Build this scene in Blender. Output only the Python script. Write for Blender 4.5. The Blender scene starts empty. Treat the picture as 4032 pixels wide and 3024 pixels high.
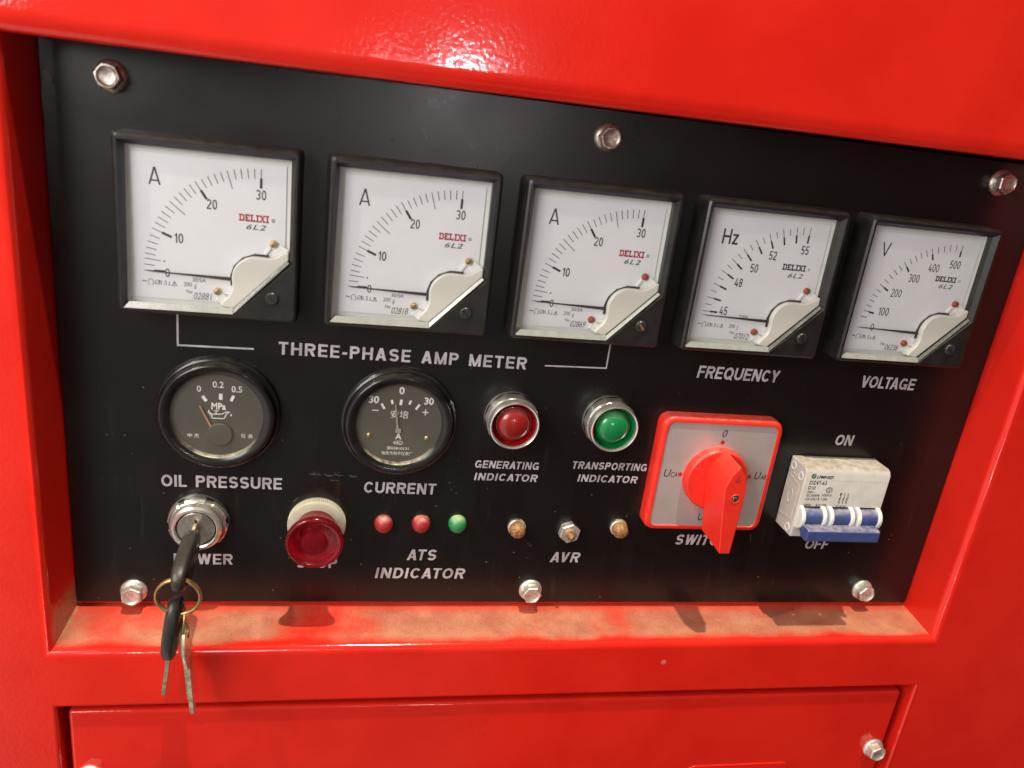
import bpy, bmesh, math, random
from mathutils import Vector, Matrix

random.seed(7)
S = bpy.context.scene
COL = S.collection
MM = 0.001


def P(x, y, z):
    """panel millimetres (x right, y up, z out of the panel) -> world metres"""
    return Vector((x * MM, -z * MM, y * MM))


# ------------------------------------------------------------------ camera
cam = bpy.data.cameras.new("camera")
cam.sensor_fit = 'HORIZONTAL'
cam.sensor_width = 36.0
cam.lens = 27.77
cam.clip_start = 0.01
cam.clip_end = 50.0
cam.dof.use_dof = True
cam.dof.focus_distance = 0.450
cam.dof.aperture_fstop = 9.0
camo = bpy.data.objects.new("camera", cam)
COL.objects.link(camo)
_r = (0.97811679, 0.12121113, 0.16910179)
_d = (0.05628166, -0.93661328, 0.3458149)
_f = (0.20029959, -0.32873003, -0.92293913)
_c = lambda v: Vector((v[0], -v[2], v[1]))
m3 = Matrix((_c(_r), -_c(_d), -_c(_f))).transposed()
camo.matrix_world = Matrix.Translation(P(106.64, 30.03, 391.13)) @ m3.to_4x4()
S.camera = camo

# ------------------------------------------------------------------ light
S.view_settings.view_transform = 'Standard'
S.view_settings.look = 'None'
S.view_settings.exposure = 0.0
S.view_settings.gamma = 1.0
S.view_settings.use_curve_mapping = False

world = bpy.data.worlds.new("World")
S.world = world
world.use_nodes = True
nt = world.node_tree
nt.nodes.clear()


def nn(nt, typ, **kw):
    n = nt.nodes.new(typ)
    for k, v in kw.items():
        setattr(n, k, v)
    return n


def mathn(nt, op, a, b=None, c=None):
    n = nn(nt, 'ShaderNodeMath', operation=op)
    for i, v in enumerate((a, b, c)):
        if v is None:
            continue
        if isinstance(v, (int, float)):
            n.inputs[i].default_value = v
        else:
            nt.links.new(v, n.inputs[i])
    return n.outputs[0]


def mapr(nt, v, a, b, c=0.0, d=1.0, smooth=True):
    n = nn(nt, 'ShaderNodeMapRange')
    if smooth:
        n.interpolation_type = 'SMOOTHSTEP'
    nt.links.new(v, n.inputs[0])
    for i, q in enumerate((a, b, c, d)):
        n.inputs[1 + i].default_value = q
    return n.outputs[0]


def mixc(nt, f, a, b, blend='MIX'):
    n = nn(nt, 'ShaderNodeMix', data_type='RGBA', blend_type=blend)
    for i, v in ((0, f), (6, a), (7, b)):
        if isinstance(v, (int, float)):
            n.inputs[i].default_value = v
        elif isinstance(v, tuple):
            n.inputs[i].default_value = v if len(v) == 4 else (*v, 1)
        else:
            nt.links.new(v, n.inputs[i])
    return n.outputs[2]


# the hall in front of the machine: a pale wall to the left, a dim reddish half to the right
wo = nn(nt, 'ShaderNodeOutputWorld')
bg = nn(nt, 'ShaderNodeBackground')
tc = nn(nt, 'ShaderNodeTexCoord')
sp = nn(nt, 'ShaderNodeSeparateXYZ')
nt.links.new(tc.outputs['Generated'], sp.inputs[0])
az = mathn(nt, 'ARCTAN2', sp.outputs[0], mathn(nt, 'MULTIPLY', sp.outputs[1], -1.0))
side = mapr(nt, az, math.radians(10), math.radians(16.5))
up = mapr(nt, sp.outputs[2], -0.55, 0.35)
left_c = mixc(nt, up, (0.15, 0.13, 0.11), (0.32, 0.295, 0.27))
farl = mapr(nt, az, math.radians(-18), math.radians(-34))
left_c = mixc(nt, farl, left_c, (0.85, 0.80, 0.74))
right_c = mixc(nt, up, (0.07, 0.016, 0.014), (0.085, 0.032, 0.034))
far = mapr(nt, az, math.radians(38), math.radians(75))
right_c2 = mixc(nt, far, right_c, (0.09, 0.075, 0.07))
wc = mixc(nt, side, left_c, right_c2)
wc = mixc(nt, mapr(nt, sp.outputs[2], 0.42, 0.80), wc, (0.32, 0.29, 0.24))      # the lit ceiling
nt.links.new(wc, bg.inputs[0])
bg.inputs[1].default_value = 1.0
nt.links.new(bg.outputs[0], wo.inputs[0])


def lamp(name, typ, loc, power, color, radius=None, size=None, target=None):
    l = bpy.data.lights.new(name, typ)
    l.energy = power
    l.color = color
    if radius is not None:
        l.shadow_soft_size = radius
    if size is not None:
        l.shape = 'DISK'
        l.size = size
    o = bpy.data.objects.new(name, l)
    COL.objects.link(o)
    o.location = P(*loc)
    if target is not None:
        o.rotation_euler = (P(*target) - P(*loc)).to_track_quat('-Z', 'Y').to_euler()
    return o


# ceiling lamp almost straight above the panel, a lamp across the room, an added soft fill up to the left
lamp("ceiling_lamp", 'POINT', (200, 2150, 425), 245, (1.0, 0.90, 0.72), radius=0.024)
lamp("second_ceiling_lamp", 'POINT', (-1290, 1560, 720), 62, (1.0, 0.91, 0.78), radius=0.03)
lamp("room_lamp", 'POINT', (470, 92, 2900), 19, (1.0, 0.92, 0.95), radius=0.05)
lamp("far_room_lamp", 'POINT', (190, 95, 3100), 1.6, (1.0, 0.92, 0.95), radius=0.05)
lamp("left_fill_light", 'AREA', (-350, 210, 530), 4.5, (1.0, 0.96, 0.93), size=0.40, target=(120, -60, 0))  # soft fill added to brighten the front from the left

# ------------------------------------------------------------------ materials
MATS = {}


def base_mat(name):
    m = bpy.data.materials.new(name)
    m.use_nodes = True
    nt = m.node_tree
    b = nt.nodes['Principled BSDF']
    return m, nt, b


def noise(nt, scale, detail=3.0, rough=0.55, vec=None):
    n = nn(nt, 'ShaderNodeTexNoise')
    n.inputs['Scale'].default_value = scale
    n.inputs['Detail'].default_value = detail
    n.inputs['Roughness'].default_value = rough
    if vec is None:
        t = nn(nt, 'ShaderNodeNewGeometry')
        vec = t.outputs['Position']
    nt.links.new(vec, n.inputs['Vector'])
    return n.outputs[0]


def bump(nt, b, h, strength, dist):
    n = nn(nt, 'ShaderNodeBump')
    n.inputs['Strength'].default_value = strength
    n.inputs['Distance'].default_value = dist
    nt.links.new(h, n.inputs['Height'])
    nt.links.new(n.outputs[0], b.inputs['Normal'])
    return n


def simple(name, col, rough=0.5, metal=0.0, var=0.12, vscale=300.0, spec=0.5, coat=0.0, trans=0.0, bmp=0.0,
           bscale=900.0, rvar=0.1, dust=0.0, dustcol=(0.45, 0.36, 0.26)):
    """principled surface with a little blotchiness in colour and gloss, and optional dust on upward faces"""
    if name in MATS:
        return MATS[name]
    m, nt, b = base_mat(name)
    n = noise(nt, vscale)
    f = mapr(nt, n, 0.3, 0.7)
    dark = tuple(c * (1 - var) for c in col)
    lite = tuple(min(1, c * (1 + var * 0.6)) for c in col)
    c = mixc(nt, f, dark, lite)
    if dust > 0:
        g = nn(nt, 'ShaderNodeNewGeometry')
        s = nn(nt, 'ShaderNodeSeparateXYZ')
        nt.links.new(g.outputs['Normal'], s.inputs[0])
        upf = mapr(nt, s.outputs[2], 0.35, 0.95)
        nd = mapr(nt, noise(nt, 260, 3), 0.2, 0.7)
        df = mathn(nt, 'MULTIPLY', mathn(nt, 'MULTIPLY', upf, nd), dust)
        c = mixc(nt, df, c, dustcol)
    nt.links.new(c, b.inputs['Base Color'])
    nt.links.new(mapr(nt, noise(nt, vscale * 0.6), 0.3, 0.7, max(0.02, rough - rvar * rough), rough + rvar * rough),
                 b.inputs['Roughness'])
    b.inputs['Metallic'].default_value = metal
    b.inputs['Specular IOR Level'].default_value = spec
    b.inputs['Coat Weight'].default_value = coat
    b.inputs['Coat Roughness'].default_value = 0.06
    b.inputs['Transmission Weight'].default_value = trans
    if bmp > 0:
        bump(nt, b, noise(nt, bscale, 2), bmp, 0.0004)
    MATS[name] = m
    return m


def red_paint():
    m, nt, b = base_mat("red_gloss_paint")
    g = nn(nt, 'ShaderNodeNewGeometry')
    s = nn(nt, 'ShaderNodeSeparateXYZ')
    nt.links.new(g.outputs['Position'], s.inputs[0])
    sn = nn(nt, 'ShaderNodeSeparateXYZ')
    nt.links.new(g.outputs['True Normal'], sn.inputs[0])
    c = mixc(nt, mapr(nt, noise(nt, 22, 3), 0.3, 0.7), (0.66, 0.0155, 0.008), (0.73, 0.021, 0.0105))
    # small chips and rubbed spots
    v = nn(nt, 'ShaderNodeTexVoronoi')
    v.inputs['Scale'].default_value = 23
    nt.links.new(g.outputs['Position'], v.inputs['Vector'])
    chip = mathn(nt, 'MULTIPLY', mapr(nt, v.outputs['Distance'], 0.055, 0.02), mapr(nt, noise(nt, 31, 1), 0.5, 0.62))
    c = mixc(nt, mathn(nt, 'MULTIPLY', chip, 0.5), c, (0.75, 0.30, 0.25))
    v2 = nn(nt, 'ShaderNodeTexVoronoi')
    v2.inputs['Scale'].default_value = 37
    nt.links.new(g.outputs['Position'], v2.inputs['Vector'])
    chip2 = mathn(nt, 'MULTIPLY', mapr(nt, v2.outputs['Distance'], 0.05, 0.02), mapr(nt, noise(nt, 19, 1), 0.55, 0.65))
    c = mixc(nt, mathn(nt, 'MULTIPLY', chip2, 0.6), c, (0.22, 0.02, 0.012))
    # dust lying on the flat ledge, worn away along the front edge
    upf = mapr(nt, sn.outputs[2], 0.93, 0.99)
    low = mathn(nt, 'MULTIPLY', mapr(nt, s.outputs[2], -0.2475, -0.2495), mapr(nt, s.outputs[2], -0.266, -0.262))
    nd = noise(nt, 24, 3, 0.5)
    nf = noise(nt, 420, 3, 0.6)
    depth = mapr(nt, s.outputs[1], -0.0305, -0.021)          # 0 at the front edge
    amt = mathn(nt, 'ADD', nd, mathn(nt, 'MULTIPLY', mathn(nt, 'SUBTRACT', depth, 1.0), 0.30))
    amt = mathn(nt, 'ADD', amt, mathn(nt, 'MULTIPLY', mathn(nt, 'SUBTRACT', nf, 0.5), 0.10))
    rightw = mapr(nt, s.outputs[0], 0.02, 0.30, -0.05, 0.07)
    amt = mathn(nt, 'ADD', amt, rightw)
    backf = mapr(nt, s.outputs[1], -0.0075, 0.001, 1.0, 0.45)
    df = mathn(nt, 'MULTIPLY', mapr(nt, amt, 0.15, 0.56), backf)
    df = mathn(nt, 'MULTIPLY', mathn(nt, 'MULTIPLY', upf, low), mathn(nt, 'MULTIPLY', df, 0.74))
    # dust drift in the low left corner of the reveal
    cor = mathn(nt, 'MULTIPLY', mapr(nt, s.outputs[2], -0.228, -0.243), mapr(nt, s.outputs[0], -0.0285, -0.0305))
    cor = mathn(nt, 'MULTIPLY', cor, mapr(nt, s.outputs[0], -0.0345, -0.033))
    cor = mathn(nt, 'MULTIPLY', cor, mapr(nt, nf, 0.3, 0.5))
    cor = mathn(nt, 'MULTIPLY', cor, mathn(nt, 'MULTIPLY', mapr(nt, s.outputs[2], -0.262, -0.2575), mapr(nt, s.outputs[1], -0.0275, -0.025)))
    df = mathn(nt, 'MAXIMUM', df, mathn(nt, 'MULTIPLY', cor, 0.8))
    dcol = mixc(nt, mapr(nt, mathn(nt, 'ADD', mathn(nt, 'MULTIPLY', noise(nt, 55, 4, 0.6), 0.65), mathn(nt, 'MULTIPLY', noise(nt, 900, 3), 0.35)), 0.34, 0.66), (0.29, 0.155, 0.085), (0.47, 0.285, 0.165))
    dcol = mixc(nt, mapr(nt, noise(nt, 1700, 2), 0.69, 0.75), dcol, (0.66, 0.50, 0.36))
    dcol = mixc(nt, mapr(nt, noise(nt, 700, 2), 0.31, 0.26), dcol, (0.13, 0.075, 0.035))
    c = mixc(nt, df, c, dcol)
    nt.links.new(c, b.inputs['Base Color'])
    r = mapr(nt, noise(nt, 14, 3), 0.3, 0.7, 0.075, 0.115)
    r = mathn(nt, 'ADD', r, mathn(nt, 'MULTIPLY', df, 0.55))
    nt.links.new(r, b.inputs['Roughness'])
    b.inputs['Specular IOR Level'].default_value = 0.55
    hb = mathn(nt, 'ADD', mathn(nt, 'MULTIPLY', noise(nt, 520, 1, 0.5), 1.6), mathn(nt, 'MULTIPLY', noise(nt, 40, 1, 0.5), 0.35))
    hb = mathn(nt, 'ADD', hb, mathn(nt, 'MULTIPLY', mathn(nt, 'MULTIPLY', nf, df), 5.0))
    bump(nt, b, hb, 0.10, 0.0003)
    return m


def panel_black():
    m, nt, b = base_mat("black_panel_enamel")
    c = mixc(nt, mapr(nt, noise(nt, 12, 4), 0.3, 0.7), (0.0055, 0.0046, 0.0042), (0.0072, 0.0062, 0.0056))
    g = nn(nt, 'ShaderNodeNewGeometry')
    s = nn(nt, 'ShaderNodeSeparateXYZ')
    nt.links.new(g.outputs['Position'], s.inputs[0])
    v = nn(nt, 'ShaderNodeTexVoronoi')
    v.inputs['Scale'].default_value = 150
    nt.links.new(g.outputs['Position'], v.inputs['Vector'])
    lowp = mapr(nt, s.outputs[2], -0.05, -0.20, 0.15, 1.0)
    spk = mathn(nt, 'MULTIPLY', mapr(nt, v.outputs['Distance'], 0.10, 0.03), mapr(nt, noise(nt, 130, 1), 0.50, 0.60))
    c = mixc(nt, mathn(nt, 'MULTIPLY', mathn(nt, 'MULTIPLY', spk, lowp), 0.5), c, (0.30, 0.26, 0.20))
    mp = nn(nt, 'ShaderNodeMapping')
    mp.inputs['Scale'].default_value = (1.0, 1.0, 0.14)
    nt.links.new(g.outputs['Position'], mp.inputs['Vector'])
    streak = mapr(nt, noise(nt, 170, 3, 0.6, mp.outputs[0]), 0.58, 0.74)
    c = mixc(nt, mathn(nt, 'MULTIPLY', mathn(nt, 'MULTIPLY', streak, lowp), 0.03), c, (0.30, 0.24, 0.18))
    nt.links.new(c, b.inputs['Base Color'])
    nt.links.new(mapr(nt, noise(nt, 40, 4), 0.3, 0.7, 0.27, 0.31), b.inputs['Roughness'])
    b.inputs['Specular IOR Level'].default_value = 0.5
    bump(nt, b, noise(nt, 260, 2), 0.05, 0.0003)
    return m


def clear_cover(name="clear_acrylic", ior=1.30, haze=0.0):
    if name in MATS:
        return MATS[name]
    m, nt, b = base_mat(name)
    nt.nodes.remove(b)
    out = nt.nodes['Material Output']
    tr = nn(nt, 'ShaderNodeBsdfTransparent')
    gl = nn(nt, 'ShaderNodeBsdfGlossy')
    gl.inputs['Roughness'].default_value = 0.05
    lw = nn(nt, 'ShaderNodeLayerWeight')
    lw.inputs['Blend'].default_value = 0.5
    f0 = ((ior - 1) / (ior + 1)) ** 2
    fr = mathn(nt, 'MULTIPLY_ADD', mathn(nt, 'POWER', lw.outputs['Facing'], 5.0), 1 - f0, f0)   # the same from both sides
    mx = nn(nt, 'ShaderNodeMixShader')
    nt.links.new(fr, mx.inputs[0])
    nt.links.new(tr.outputs[0], mx.inputs[1])
    nt.links.new(gl.outputs[0], mx.inputs[2])
    last = mx.outputs[0]
    if haze > 0:
        df = nn(nt, 'ShaderNodeBsdfDiffuse')
        df.inputs['Color'].default_value = (0.45, 0.42, 0.34, 1)
        m2 = nn(nt, 'ShaderNodeMixShader')
        hz = mathn(nt, 'MULTIPLY', mapr(nt, noise(nt, 60, 4), 0.25, 0.75, 0.6, 1.2), haze)
        nt.links.new(hz, m2.inputs[0])
        nt.links.new(last, m2.inputs[1])
        nt.links.new(df.outputs[0], m2.inputs[2])
        last = m2.outputs[0]
    nt.links.new(last, out.inputs['Surface'])
    MATS[name] = m
    return m


RED = red_paint()
BLACK = panel_black()
INK_W = simple("silver_screen_print", (0.56, 0.52, 0.53), 0.42, 0.15, 0.25, 95)
BEZEL = simple("black_moulded_plastic", (0.014, 0.013, 0.012), 0.36, 0, 0.3, 120, dust=0.16, bmp=0.08, bscale=700)
GLOSSB = simple("glossy_black_bezel", (0.012, 0.011, 0.010), 0.20, 0, 0.3, 160, dust=0.14, dustcol=(0.35, 0.29, 0.20))
DIAL = simple("white_dial_card", (0.76, 0.765, 0.79), 0.55, 0, 0.025, 60)
PALEGREY = simple("pale_grey_plastic", (0.72, 0.73, 0.70), 0.45, 0, 0.05, 120)
EDGE = simple("frosted_cover_edge", (0.32, 0.33, 0.295), 0.20, 0, 0.10, 300, spec=0.9, bmp=0.22, bscale=1300)
ADJ = simple("worn_black_screw", (0.035, 0.033, 0.030), 0.30, 0.2, 0.3, 400)
EDGED = simple("grey_cover_edge", (0.13, 0.135, 0.12), 0.22, 0, 0.25, 400, spec=0.9, bmp=0.3, bscale=1300)
CREAM = simple("cream_pivot_cover", (0.68, 0.665, 0.60), 0.20, 0, 0.01, 150)
TABW = simple("milky_clear_tab", (0.78, 0.80, 0.78), 0.25, 0, 0.05, 250)
INK_B = simple("black_dial_ink", (0.018, 0.016, 0.018), 0.6, 0, 0.2, 500)
INK_G = simple("faded_dial_ink", (0.07, 0.065, 0.07), 0.6, 0, 0.3, 500)
INK_R = simple("red_dial_ink", (0.55, 0.012, 0.03), 0.6, 0, 0.1, 500)
BRASS = simple("brass_screw", (0.72, 0.52, 0.25), 0.32, 0.9, 0.15, 900)
COPPER = simple("copper_screw", (0.42, 0.10, 0.06), 0.42, 0.5, 0.2, 900)
ZINC = simple("zinc_plated_steel", (0.74, 0.71, 0.64), 0.42, 0.75, 0.28, 500, bmp=0.25, bscale=1100, dust=0.25)
RUSTY = simple("dull_bolt_steel", (0.50, 0.42, 0.36), 0.36, 0.85, 0.35, 450, bmp=0.25, bscale=1100)
CHROME = simple("chrome_plating", (0.86, 0.84, 0.78), 0.20, 0.85, 0.10, 350, spec=0.8, dust=0.75, dustcol=(0.62, 0.58, 0.45))
NICKEL = simple("brushed_nickel", (0.56, 0.52, 0.46), 0.34, 0.9, 0.2, 700)
LENSR = simple("red_lens_plastic", (0.25, 0.012, 0.010), 0.22, 0, 0.1, 300, coat=0.35, dust=0.30, dustcol=(0.55, 0.28, 0.22))  # hazy upper half put in as a pale upward tint
LENSG = simple("green_lens_plastic", (0.006, 0.20, 0.055), 0.22, 0, 0.1, 300, coat=0.35, dust=0.34, dustcol=(0.45, 0.55, 0.33))  # pale upward tint paints the haze on the upper half
WELLR = simple("red_lamp_well", (0.36, 0.008, 0.010), 0.2, 0.35, 0.15, 300)  # lens reflection in the well put into its colour
WELLG = simple("green_lamp_well", (0.004, 0.22, 0.05), 0.2, 0.35, 0.15, 300)  # green reflection of the lens painted into the well
RINGR = simple("red_tinted_metal_ring", (0.62, 0.22, 0.18), 0.16, 0.9, 0.1, 300)
RINGG = simple("green_tinted_metal_ring", (0.24, 0.52, 0.26), 0.16, 0.9, 0.1, 300)
LEDR = simple("red_led_plastic", (0.33, 0.016, 0.018), 0.45, 0, 0.1, 700, spec=0.6, dust=0.62, dustcol=(0.70, 0.40, 0.30))  # dust tint also paints the overhead light's haze on the dome
LEDG = simple("green_led_plastic", (0.012, 0.22, 0.065), 0.45, 0, 0.1, 700, spec=0.6, dust=0.66, dustcol=(0.55, 0.62, 0.38))  # overhead haze put into the dust tint here too
SWRED = simple("red_switch_plastic", (0.80, 0.028, 0.014), 0.42, 0, 0.05, 200, dust=0.22, dustcol=(0.75, 0.38, 0.26))
PLATE = simple("satin_silver_plate", (0.50, 0.44, 0.42), 0.32, 0.30, 0.08, 60)
DOT = simple("red_dot_ink", (0.52, 0.02, 0.03), 0.5, 0, 0.1, 400)
BODY = simple("off_white_breaker_plastic", (0.55, 0.525, 0.49), 0.42, 0, 0.06, 120, dust=0.75, dustcol=(0.30, 0.24, 0.15))
EARW = simple("white_breaker_plastic", (0.72, 0.74, 0.72), 0.35, 0, 0.05, 300)
BLUE = simple("blue_toggle_plastic", (0.048, 0.075, 0.22), 0.40, 0, 0.12, 140, dust=0.55, dustcol=(0.52, 0.46, 0.42))
GREENP = simple("green_logo_ink", (0.02, 0.18, 0.05), 0.5, 0, 0.1, 500)
RUBBER = simple("black_key_plastic", (0.022, 0.021, 0.019), 0.40, 0, 0.25, 300, dust=0.06, bmp=0.15)
KEYMET = simple("worn_key_brass", (0.56, 0.44, 0.27), 0.40, 0.7, 0.35, 500)
KEYSTEEL = simple("worn_key_nickel", (0.80, 0.69, 0.50), 0.36, 0.75, 0.4, 350)
RING = simple("tarnished_brass_ring", (0.52, 0.35, 0.14), 0.30, 0.85, 0.45, 260)
DARKDIAL = simple("grey_olive_gauge_face", (0.066, 0.060, 0.046), 0.50, 0, 0.12, 40)
GAUGEINK = simple("pale_gauge_ink", (0.80, 0.78, 0.73), 0.5, 0, 0.1, 500)
NEEDLE = simple("orange_needle", (0.45, 0.20, 0.13), 0.5, 0, 0.1, 500)
NEEDLEG = simple("greenish_needle", (0.42, 0.42, 0.30), 0.3, 0.4, 0.2, 500)
BROWN = simple("brown_crusted_stub", (0.34, 0.17, 0.06), 0.6, 0.1, 0.5, 650, bmp=0.9, bscale=800, dust=0.12)
CREAMC = simple("cream_collar_plastic", (0.45, 0.43, 0.34), 0.42, 0, 0.10, 200, dust=0.3, dustcol=(0.55, 0.50, 0.36))
HOLE = simple("dark_recess", (0.006, 0.005, 0.005), 0.6, 0, 0.1, 300)
LIP = simple("dusty_lip_highlight", (0.014, 0.013, 0.011), 0.35, 0, 0.2, 300, dust=0.9, dustcol=(0.50, 0.45, 0.33))  # dust tint also paints the cream highlight on the lower lip
CLEAR = clear_cover("clear_acrylic", 1.52, 0.05)
GAUGEGLASS = clear_cover("dusty_gauge_glass", 1.32, 0.062)
SCRATCH = simple("pale_scratch", (0.16, 0.145, 0.12), 0.6, 0, 0.5, 900)


def stop_red():
    m, nt, b = base_mat("translucent_red_plastic")
    b.inputs['Base Color'].default_value = (0.50, 0.006, 0.022, 1)
    b.inputs['Roughness'].default_value = 0.14
    b.inputs['Transmission Weight'].default_value = 0.80
    b.inputs['IOR'].default_value = 1.46
    n = mapr(nt, noise(nt, 300, 3), 0.3, 0.7)
    nt.links.new(mixc(nt, n, (0.40, 0.005, 0.018), (0.56, 0.010, 0.028)), b.inputs['Base Color'])
    return m


STOPR = stop_red()

# ------------------------------------------------------------------ mesh helpers


class MB:
    """collects faces in panel millimetres and links them as one mesh object"""

    def __init__(self):
        self.v = []
        self.f = []
        self.mi = []

    def add(self, verts, faces, mi=0):
        o = len(self.v)
        self.v += [tuple(p) for p in verts]
        for q in faces:
            self.f.append([i + o for i in q])
            self.mi.append(mi)
        return self

    def box(self, x0, x1, y0, y1, z0, z1, mi=0):
        v = [(x, y, z) for z in (z0, z1) for (x, y) in ((x0, y0), (x1, y0), (x1, y1), (x0, y1))]
        return self.add(v, [(3, 2, 1, 0), (4, 5, 6, 7), (0, 1, 5, 4), (1, 2, 6, 5), (2, 3, 7, 6), (3, 0, 4, 7)], mi)

    def loops(self, loops, cap0=True, cap1=True, closed=True, mi=0):
        n = len(loops[0])
        v = [p for l in loops for p in l]
        f = []
        for k in range(len(loops) - 1):
            for i in range(n if closed else n - 1):
                j = (i + 1) % n
                f.append((k * n + i, k * n + j, (k + 1) * n + j, (k + 1) * n + i))
        if cap0:
            f.append(tuple(reversed(range(n))))
        if cap1:
            f.append(tuple(range((len(loops) - 1) * n, len(loops) * n)))
        return self.add(v, f, mi)

    def prism(self, outline, z0, z1, mi=0):
        return self.loops([[(x, y, z0) for x, y in outline], [(x, y, z1) for x, y in outline]], mi=mi)

    def lathe(self, cx, cy, prof, seg=64, cap0=False, cap1=False, mod=None, mi=0, a0=0.0):
        L = []
        for r, z in prof:
            l = []
            for i in range(seg):
                a = a0 + 2 * math.pi * i / seg
                q = r * (mod(i, r, z) if mod else 1.0)
                l.append((cx + q * math.cos(a), cy + q * math.sin(a), z))
            L.append(l)
        return self.loops(L, cap0, cap1, mi=mi)

    def poly(self, pts, z, mi=0):
        return self.add([(x, y, z) for x, y in pts], [tuple(range(len(pts)))], mi)

    def line(self, x0, y0, x1, y1, w, z, w1=None, mi=0):
        w1 = w if w1 is None else w1
        dx, dy = x1 - x0, y1 - y0
        l = math.hypot(dx, dy) or 1
        nx, ny = -dy / l / 2, dx / l / 2
        return self.poly([(x0 - nx * w, y0 - ny * w), (x1 - nx * w1, y1 - ny * w1),
                          (x1 + nx * w1, y1 + ny * w1), (x0 + nx * w, y0 + ny * w)], z, mi)

    def disc(self, cx, cy, r, z, seg=24, mi=0, sy=1.0):
        return self.poly([(cx + r * math.cos(2 * math.pi * i / seg), cy + sy * r * math.sin(2 * math.pi * i / seg))
                          for i in range(seg)], z, mi)

    def ring(self, cx, cy, r0, r1, z, seg=32, a0=0.0, a1=360.0, mi=0, sy=1.0):
        n = seg
        full = abs(a1 - a0) >= 360
        A = [math.radians(a0 + (a1 - a0) * i / n) for i in range(n + (0 if full else 1))]
        lo = [[(cx + r * math.cos(a), cy + sy * r * math.sin(a), z) for a in A] for r in (r1, r0)]
        return self.loops(lo, False, False, closed=full, mi=mi)

    def torus(self, c, R, r, u, w, seg=48, sec=10, mi=0, flat=1.0):
        c, u, w = Vector(c), Vector(u).normalized(), Vector(w).normalized()
        nrm = u.cross(w)
        L = []
        for i in range(seg):
            a = 2 * math.pi * i / seg
            d = u * math.cos(a) + w * math.sin(a)
            L.append([tuple(c + d * (R + r * math.cos(2 * math.pi * j / sec)) + nrm * r * flat * math.sin(2 * math.pi * j / sec))
                      for j in range(sec)])
        L.append(L[0])
        return self.loops(L, False, False, mi=mi)

    def text(self, s, x0, x1, y0, y1, z, bold=0.0, shear=0.0, spacing=1.0, word=1.0, mi=0, seg=3):
        """lettering fitted into a rectangle of the panel, as a thin printed sheet"""
        c = bpy.data.curves.new("t", 'FONT')
        c.body = s
        c.offset = bold
        c.resolution_u = seg
        c.space_character = spacing
        c.space_word = word
        o = bpy.data.objects.new("t", c)
        COL.objects.link(o)
        dg = bpy.context.evaluated_depsgraph_get()
        dg.update()
        me = bpy.data.meshes.new_from_object(o.evaluated_get(dg))
        vs = [(v.co.x + shear * v.co.y, v.co.y) for v in me.vertices]
        fs = [tuple(p.vertices) for p in me.polygons]
        bpy.data.objects.remove(o)
        bpy.data.curves.remove(c)
        bpy.data.meshes.remove(me)
        if not vs:
            return self
        ax, bx = min(v[0] for v in vs), max(v[0] for v in vs)
        ay, by = min(v[1] for v in vs), max(v[1] for v in vs)
        kx = (x1 - x0) / max(1e-6, bx - ax)
        ky = (y1 - y0) / max(1e-6, by - ay)
        return self.add([(x0 + (v[0] - ax) * kx, y0 + (v[1] - ay) * ky, z) for v in vs], fs, mi)

    def build(self, name, mat, parent=None, origin=None, bevel=0.0, seg=2, smooth=True, angle=38, fix=True, place=True):
        org = Vector(origin) if origin is not None else (Vector(ORI[root_of(parent).name]) if parent else Vector((0, 0, 0)))
        po = P(*org)
        me = bpy.data.meshes.new(name)
        me.from_pydata([P(*v) - po for v in self.v], [], self.f)
        mats = mat if isinstance(mat, (list, tuple)) else [mat]
        for m in mats:
            me.materials.append(m)
        for p, k in zip(me.polygons, self.mi):
            p.material_index = k
        if fix:
            bm = bmesh.new()
            bm.from_mesh(me)
            bmesh.ops.recalc_face_normals(bm, faces=bm.faces)
            bm.to_mesh(me)
            bm.free()
        o = bpy.data.objects.new(name, me)
        COL.objects.link(o)
        if parent is not None:
            o.parent = parent
            if origin is not None and place:
                o.location = po - P(*ORI[root_of(parent).name])
        elif place:
            o.location = po
        if smooth:
            me.polygons.foreach_set("use_smooth", [True] * len(me.polygons))
            me.set_sharp_from_angle(angle=math.radians(angle))
        if bevel > 0:
            b = o.modifiers.new("bevel", 'BEVEL')
            b.width = bevel * MM
            b.segments = seg
            b.limit_method = 'ANGLE'
            b.angle_limit = math.radians(32)
            me.polygons.foreach_set("use_smooth", [True] * len(me.polygons))
            b.harden_normals = True
        return o


ORI = {}


def root_of(o):
    while o.parent is not None:
        o = o.parent
    return o


def thing(name, label, cat, at, group=None):
    o = bpy.data.objects.new(name, None)
    o.empty_display_size = 0.01
    COL.objects.link(o)
    o.location = P(*at)
    ORI[o.name] = at
    o['label'] = label
    o['category'] = cat
    if group:
        o['group'] = group
    return o


def rrect(x0, x1, y0, y1, r, n=5):
    pts = []
    for cx, cy, a in ((x1 - r, y1 - r, 0), (x0 + r, y1 - r, 90), (x0 + r, y0 + r, 180), (x1 - r, y0 + r, 270)):
        for k in range(n + 1):
            t = math.radians(a + 90 * k / n)
            pts.append((cx + r * math.cos(t), cy + r * math.sin(t)))
    return pts


# ------------------------------------------------------------------ drawn grotesque lettering


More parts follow.
